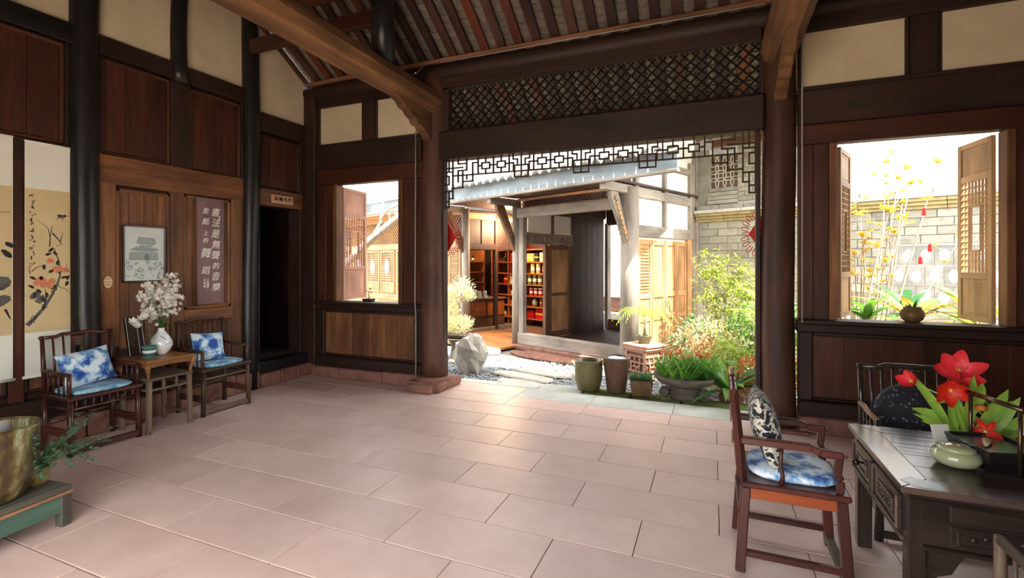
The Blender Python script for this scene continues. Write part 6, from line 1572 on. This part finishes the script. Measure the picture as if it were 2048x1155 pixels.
bush('orange leaved shrub low beside the main pillar', gp(2.6, -1.35), [(0, 0, .5, .22), (.25, 0, .42, .24), (-.2, .0, .32, .22), (.4, 0, .55, .2)], 1200, .06, .03, L_OR, 6, 7)
bush('yellow green shrub between the pink shrub and the orange one', gp(2.15, -.9), [(0, 0, .6, .25), (.2, 0, .5, .25), (-.2, 0, .42, .24)], 1200, .06, .03, L_YG, 6, 8)
bush('deep green shrub low behind the pale shrub', gp(1.15, .2), [(0, 0, .7, .3), (.25, 0, .55, .3), (-.2, 0, .4, .3)], 1200, .08, .035, L_DG, 6, 9)
# banana
bn = empty('banana_plant', gp(2.3, .9), label='broad leaved banana plant behind the rounded shrub', cat='plant')
MB().tube([(0, 0, 0), (.02, 0, .5), (0, 0, .95)], [.05, .045, .03], 10).build('stalk', L_G, bn, smooth=True)
for k, (dx, dy, up_, L_, W_) in enumerate(((-.9, -.3, .75, .85, .26), (.6, -.3, .9, .8, .26), (-.2, -.8, .5, .8, .28), (.2, .5, 1.0, .8, .24), (-.5, .4, 1.2, .9, .24))):
    MB().leaf((0, 0, .9), (dx, dy, up_), (0, 0, 1), L_, W_, .45, 8, .25).build('leaf', L_G if k % 2 else L_YG, bn, smooth=True)
# palm-like fern on the lantern box
lb = empty('lantern_box', BP(.68, -.62, GZ), -BT_ - .25, label='carved pinkish stone lantern box with fret sides', cat='pedestal')
PNK = mat('pink_sandstone', rgb(206, 160, 134), rgb(170, 122, 100), scale=7, rough=.85, bump=.2, vary=.05)
MB().box(-.22, .22, -.22, .22, 0, .07).build('base', PNK, lb, bevel=.01); MB().box(-.19, .19, -.19, .19, .07, .44).build('core', mat('lantern_dark', rgb(120, 84, 70), rough=.9), lb)
for z0, z1, e in ((.44, .48, .21), (.48, .53, .235), (.53, .57, .255)): MB().box(-e, e, -e, e, z0, z1).build('cornice', PNK, lb, bevel=.008)
for sx in (-1, 1):
    for sy in (-1, 1): MB().box(sx * .2 - .02, sx * .2 + .02, sy * .2 - .02, sy * .2 + .02, .07, .44).build('corner_post', PNK, lb, bevel=.004)
for u0, u1, z0, z1 in ((-.18, .18, .12, .14), (-.18, .18, .27, .29), (-.18, .18, .37, .39), (-.10, -.08, .12, .29), (.08, .10, .12, .29), (-.02, 0, .2, .39), (-.1, .1, .2, .215), (-.12, -.1, .29, .4), (.1, .12, .29, .4), (.02, .04, .12, .2)):
    MB().box(u0, u1, -.215, -.19, z0, z1).build('fret_bar', PNK, lb); MB().box(.19, .215, u0, u1, z0, z1).build('fret_bar', PNK, lb)
pf_ = empty('potted_palm', BP(.68, -.62, GZ + .572), label='small palm with drooping cream fronds on the lantern box', cat='potted plant')
MB().lathe([(.0, 0), (.09, 0), (.12, .12), (.13, .13), (.11, .13), (.1, .1)], 18).build('pot', mat('dark_green_pot', rgb(96, 110, 84), rgb(70, 82, 62), scale=8, rough=.5), pf_, smooth=True)
MB().tube([(0, 0, .1), (.02, 0, .3), (0, 0, .45)], [.03, .028, .02], 8).build('trunk', BARK, pf_, smooth=True)
fr_ = MB(); Rw = random.Random(12)
for k in range(11):
    t = 2 * math.pi * k / 11 + .2; L_ = Rw.uniform(.45, .62); up_ = Rw.uniform(.12, .3); prev = None
    for i in range(13):
        f = i / 12; p = Vector((math.cos(t) * L_ * f, math.sin(t) * L_ * f, .45 + up_ * math.sin(f * 2.2) - .28 * f * f))
        if prev is not None:
            fr_.tube([prev, p], .004, 4, False); d = (p - prev).normalized(); s_ = d.cross(Vector((0, 0, 1)))
            for q in (-1, 1): fr_.leaf(p, s_ * q + d * .5 - Vector((0, 0, .5)), (0, 0, 1), .13 * math.sin(f * 2.6 + .3), .014, .3, 2)
        prev = p
tag(fr_.build('fronds', L_YG, pf_), kind='stuff')
sg = tag(MB().obox((0, 0, .19), (.26, .02, .3)).build('green_board', mat('green_sign', rgb(140, 156, 110), rough=.7), None, loc=BP(1.2, .5, GZ + .42)), 'small green board leaning among the plants behind the lantern box', 'board'); sg.rotation_euler = (.2, .1, -BT_)
stb = tag(MB().tube([(0, 0, 0), (0, 0, .6)], .02, 8).build('board_stake', BARK, None, loc=BP(1.2, .55, GZ)), 'thin stake holding the small green board', 'stake')

# pots on the kerb
PZ0 = -.025
OLV = mat('olive_stoneware', rgb(122, 112, 72), rgb(84, 76, 48), scale=5, rough=.35, bump=.1, coat=.2); BRS = mat('brown_stoneware', rgb(124, 92, 72), rgb(78, 58, 48), scale=26, rough=.5, bump=.4)
p1 = empty('kerb_pot', (-1.56, 6.50, PZ0), label='empty olive stoneware barrel pot on the mossy kerb', cat='pot')
MB().lathe([(.0, 0), (.13, 0), (.15, .02), (.185, .15), (.19, .3), (.185, .375), (.195, .395), (.185, .41), (.165, .40), (.165, .3), (.14, .05), (.0, .04)], 30).build('body', OLV, p1, smooth=True)
p2 = empty('kerb_pot', (-1.19, 6.53, PZ0), label='tall tapered brown pot with rough speckled side on the kerb', cat='pot')
MB().lathe([(.0, 0), (.115, 0), (.125, .02), (.175, .43), (.19, .45), (.19, .47), (.165, .47), (.16, .44), (.0, .40)], 30).build('body', BRS, p2, smooth=True)
MB().blob((0, 0, .43), (.15, .15, .04), 10, 5, 3, .2).build('stones', GRAV, p2)
p3 = empty('square_planter', (-.86, 6.50, PZ0), label='small square brown planter with low fine leaved plant', cat='potted plant', rot=(0, 0, .15))
MB().obox((0, 0, .105), (.24, .24, .21), taper=1.2).build('planter', mat('brown_glaze', rgb(116, 88, 60), rgb(80, 58, 40), scale=8, rough=.35, coat=.2), p3, bevel=.012)
MB().box(-.13, .13, -.13, .13, .19, .215).build('soil', mat('dark_soil', rgb(80, 66, 52), rough=.95), p3)
m_ = MB(); Ru = random.Random(5)
for k in range(14): tuft(m_, (Ru.uniform(-.12, .12), Ru.uniform(-.12, .12), .2), 14, .13, .016, .8, 1, seed=k)
tag(m_.build('leaves', L_DG, p3), kind='stuff'); m_ = MB()
for k in range(3): t = k * 2.2; m_.tube([(.05 * math.cos(t), -.1, .2), (.1 * math.cos(t), -.17, .2), (.1 * math.cos(t) + .02, -.18, .08), (.1 * math.cos(t), -.17, .0)], .003, 4)
m_.build('trailing_stems', L_YE, p3)
p4 = empty('bowl_planter', (-.33, 6.62, PZ0), label='broad round stone bowl planter on a ribbed base, full of grassy plants', cat='potted plant')
STN = mat('grey_carved_stone', rgb(122, 112, 100), rgb(78, 72, 64), scale=8, rough=.85, bump=.3)
MB().lathe([(.0, .0), (.20, .0), (.22, .03), (.20, .05), (.215, .07), (.195, .09), (.21, .11), (.19, .13), (.2, .16), (.0, .16)], 24).build('base', STN, p4, smooth=False)
MB().lathe([(.0, .15), (.22, .15), (.33, .2), (.38, .25), (.39, .29), (.36, .29), (.34, .26), (.0, .25)], 32).build('bowl', STN, p4, smooth=True)
for k in range(2): MB().blob((-.24 + k * .48, -.12, .07), (.07, .07, .08), 10, 6, k, .1).build('lion_foot', STN, p4, smooth=True)
m_ = MB()
for k in range(40): a, r = Ru.random() * 6.28, .32 * Ru.random() ** .5; tuft(m_, (r * math.cos(a), r * math.sin(a), .25), 12, .36, .016, 1.0, .6, seed=k + 50)
tag(m_.build('grassy_leaves', L_G, p4), kind='stuff'); m_ = MB()
for k in range(16): a, r = Ru.random() * 6.28, .28 * Ru.random() ** .5; tuft(m_, (r * math.cos(a), r * math.sin(a), .52), 8, .1, .02, .8, 1, seed=k + 150)
tag(m_.build('orange_tips', L_OR, p4), kind='stuff')
nf = empty('nest_fern', (.20, 6.62, PZ0 - .02), label='large glossy strap leaved plant spilling over the kerb by the pillar', cat='plant')
for k in range(34):
    t = Ru.random() * 6.28; e = Ru.uniform(.5, 1.0)
    MB().leaf((0, 0, .12), (math.cos(t) * e, math.sin(t) * e, Ru.uniform(.35, 1.1)), (0, 0, 1), Ru.uniform(.5, .8), Ru.uniform(.08, .12), Ru.uniform(.25, .6), 6, .2).build('leaf', L_G if k % 3 else L_DG, nf, smooth=True)
MB().blob((0, 0, .06), (.13, .13, .1), 10, 6, 1, .1).build('root_ball', mat('root_brown', rgb(84, 66, 50), rough=.95), nf)
wd = empty('kerb_weed', (-.62, 6.46, PZ0), label='pale creeping weed between the square planter and the bowl', cat='plant')
m_ = MB(); [tuft(m_, (Ru.uniform(-.12, .12), Ru.uniform(-.05, .05), .0), 8, .09, .015, .5, 1.2, seed=k + 300) for k in range(10)]; m_.build('leaves', L_CR, wd)

# bonsai by the boulder; sun glare is put into its cream leaf colour
bz = empty('sun_pale_bonsai', (-4.62, 8.40, GZ), label='leafy bonsai, sun glare painted pale, in a shallow tray on a stand behind the boulder', cat='potted plant')
MB().lathe([(.0, 0), (.2, 0), (.16, .05), (.13, .3), (.2, .42), (.22, .44), (.0, .44)], 16).build('stand', STN, bz, smooth=False)
MB().lathe([(.0, .44), (.2, .44), (.26, .5), (.27, .53), (.24, .53), (.0, .51)], 24, sy=.7).build('tray', DRKPOT, bz, smooth=True)
MB().tube([(0, 0, .5), (.08, 0, .65), (-.04, 0, .82), (.06, 0, 1.0), (-.02, 0, 1.2), (.08, 0, 1.38)], [.035, .03, .026, .022, .018, .012], 8).build('trunk', BARK, bz, smooth=True)
lf_ = MB()
for (dx, dz, r) in ((.1, 1.42, .24), (-.15, 1.3, .16), (.24, 1.28, .14), (-.1, 1.05, .16), (-.05, .8, .18), (.16, .72, .18), (-.16, .64, .16), (.02, .62, .2)):
    for k in range(int(1500 * r)):
        d = Vector((Ru.gauss(0, 1), Ru.gauss(0, 1), Ru.gauss(0, .7))).normalized() * r * Ru.uniform(.4, 1.05)
        lf_.leaf(Vector((dx, 0, dz)) + d, d + Vector((0, 0, .2)), (0, 0, 1), .055, .024, .2, 2)
tag(lf_.build('leaves', L_CR, bz), kind='stuff')
# leaning bare trunk seen through the small window
tk = empty('leaning_tree', (-8.25, 8.5, GZ), label='pale bare leaning tree trunk seen through the small window', cat='tree')
MB().tube([(0, 0, 0), (.35, 0, .9), (.73, 0, 1.86), (1.42, 0, 2.40), (2.22, 0, 2.92), (2.7, 0, 3.3), (3.0, 0, 3.9)], [.13, .11, .095, .085, .075, .06, .03], 10).build('trunk', BARK, tk, smooth=True)
for pts, r in (([(.9, 0, 2.0), (1.2, .05, 2.35), (1.45, .1, 2.55), (1.62, .1, 2.8), (1.68, .1, 3.2), (1.6, .1, 3.6)], .04), ([(1.45, .1, 2.56), (1.75, .1, 2.72), (2.1, .1, 2.85)], .03), ([(1.64, .1, 2.85), (1.8, .1, 3.05), (2.1, .1, 3.15), (2.5, .1, 3.1)], .028), ([(1.85, .1, 2.78), (1.85, .1, 3.0)], .018), ([(2.0, .1, 2.82), (2.02, .1, 3.08)], .018)):
    MB().tube(pts, [r * (1 - .5 * i / len(pts)) for i in range(len(pts))], 8).build('branch', BARK, tk, smooth=True)
bush('small bright green plant below the small window outside', (-5.05, 7.2, GZ), [(0, 0, 1.15, .18), (.1, 0, 1.0, .2), (-.1, 0, .85, .2), (0, 0, .6, .2)], 500, .07, .03, L_YG, 5, 31)

# ---------------------------------------------------------------- plants outside the larger window
ft = empty('flowering_tree', gp(3.45, .75), label='many stemmed pale tree with yellow leaf tufts outside the larger window', cat='tree')
Rb = random.Random(9); tufts = MB(); red_spots = []
for k in range(26):
    a = Rb.uniform(-1, 1); L_ = Rb.uniform(1.7, 3.3); lean = a * Rb.uniform(.15, .42) + (.55 if k in (3, 9) else 0)
    b_ = Vector((a * .18, Rb.uniform(-.15, .15), 0)); dy = Rb.uniform(-.25, .25)
    e_ = b_ + Vector((lean * L_ * .55, dy, L_)); m1 = b_.lerp(e_, .35) + Vector((-lean * .18, 0, 0)); m2 = b_.lerp(e_, .7) + Vector((Rb.uniform(-.05, .05), 0, 0))
    MB().tube([b_, m1, m2, e_], [.022, .017, .011, .005], 6).build('stem', BARK, ft, smooth=True)
    for q in range(Rb.choice((1, 2, 2))):
        f = Rb.uniform(.55, 1.0); c = m2.lerp(e_, f); s_ = c + Vector((Rb.uniform(-.25, .25), Rb.uniform(-.1, .1), Rb.uniform(.05, .35)))
        MB().tube([c, s_], [.006, .003], 5).build('twig', BARK, ft)
        tuft(tufts, s_, 9, .09, .03, .6, 1, .3, k * 7 + q, 2)
    tuft(tufts, e_, 16, .12, .036, .7, 1, .3, k, 2); tuft(tufts, m2.lerp(e_, .5), 10, .10, .034, .7, 1, .3, k + 400, 2)
tag(tufts.build('leaf_tufts', L_YE, ft), kind='stuff')
for (x, z, lab) in ((.70, 2.66, 'upper red cloth tag tied to the pale tree'), (.76, 2.17, 'middle red cloth tag tied to the pale tree'), (.66, 2.0, 'lower red cloth tag tied to the pale tree')):
    p = BP(3.45 + x, .70, GZ + z); o = MB().tube([(0, 0, 0), (0, 0, -.1)], [.035, .05], 8, squash=.5).build('cloth_tag', RED, None, loc=p); tag(o, lab, 'tag')
for i, (x, y, m, L_, W_, n, lab) in enumerate(((3.15, -.5, L_G, .55, .13, 20, 'broad yellow green leaves below the pale tree'), (3.75, -.75, L_G, .5, .10, 18, 'upright green strap leaves beside the pale tree'), (4.2, -.8, L_YE, .6, .11, 16, 'yellow arching leaves behind the sill pot'), (4.7, -.85, L_YG, .55, .08, 22, 'pale arching fern leaves near the tan shutter'), (5.1, -.2, L_G, .5, .08, 18, 'green fern leaves beside the tan shutter'), (4.0, .4, L_DG, .6, .1, 18, 'deep green leaves before the garden wall'))):
    pl = empty('leafy_clump', gp(x, y), label=lab, cat='plant'); c_ = Vector((0, 0, .62)); Rx = random.Random(i + 60)
    MB().tube([(0, 0, 0), (0, 0, 1.3)], .03, 6).build('stem', BARK, pl)
    for k in range(n):
        t = Rx.random() * 6.28; e = Rx.uniform(.4, 1)
        MB().leaf((0, 0, 1.18 + .14 * Rx.random()), (math.cos(t) * e, math.sin(t) * e, Rx.uniform(.35, 1.2)), (0, 0, 1), L_ * Rx.uniform(.7, 1.1), W_, Rx.uniform(.3, .7), 5, .2).build('leaf', m, pl, smooth=True)
of = empty('orange_flower', gp(3.0, .1), label='orange flower beside the edge-on shutter outside the window', cat='flower'); m_ = MB()
MB().tube([(0, 0, 0), (.02, 0, 1.4)], .012, 6).build('stem', STEMG, of); [m_.leaf((.02, 0, 1.4), (math.cos(k), math.sin(k) * .5, .5), (0, 0, 1), .2, .06, .3, 3) for k in range(6)]; m_.build('petals', L_OR, of)
# ------------------------------------------------------------------ lettering becomes plain meshes
dg = bpy.context.evaluated_depsgraph_get()
for o in [o for o in bpy.data.objects if o.type == 'FONT']:
    me = bpy.data.meshes.new_from_object(o.evaluated_get(dg)); m = o.data.materials[0]
    n = bpy.data.objects.new('lettering', me); COL.objects.link(n); n.parent = o.parent
    n.location, n.rotation_euler, n.scale = o.location.copy(), o.rotation_euler.copy(), o.scale.copy()
    if not me.materials: me.materials.append(m)
    bpy.data.objects.remove(o)
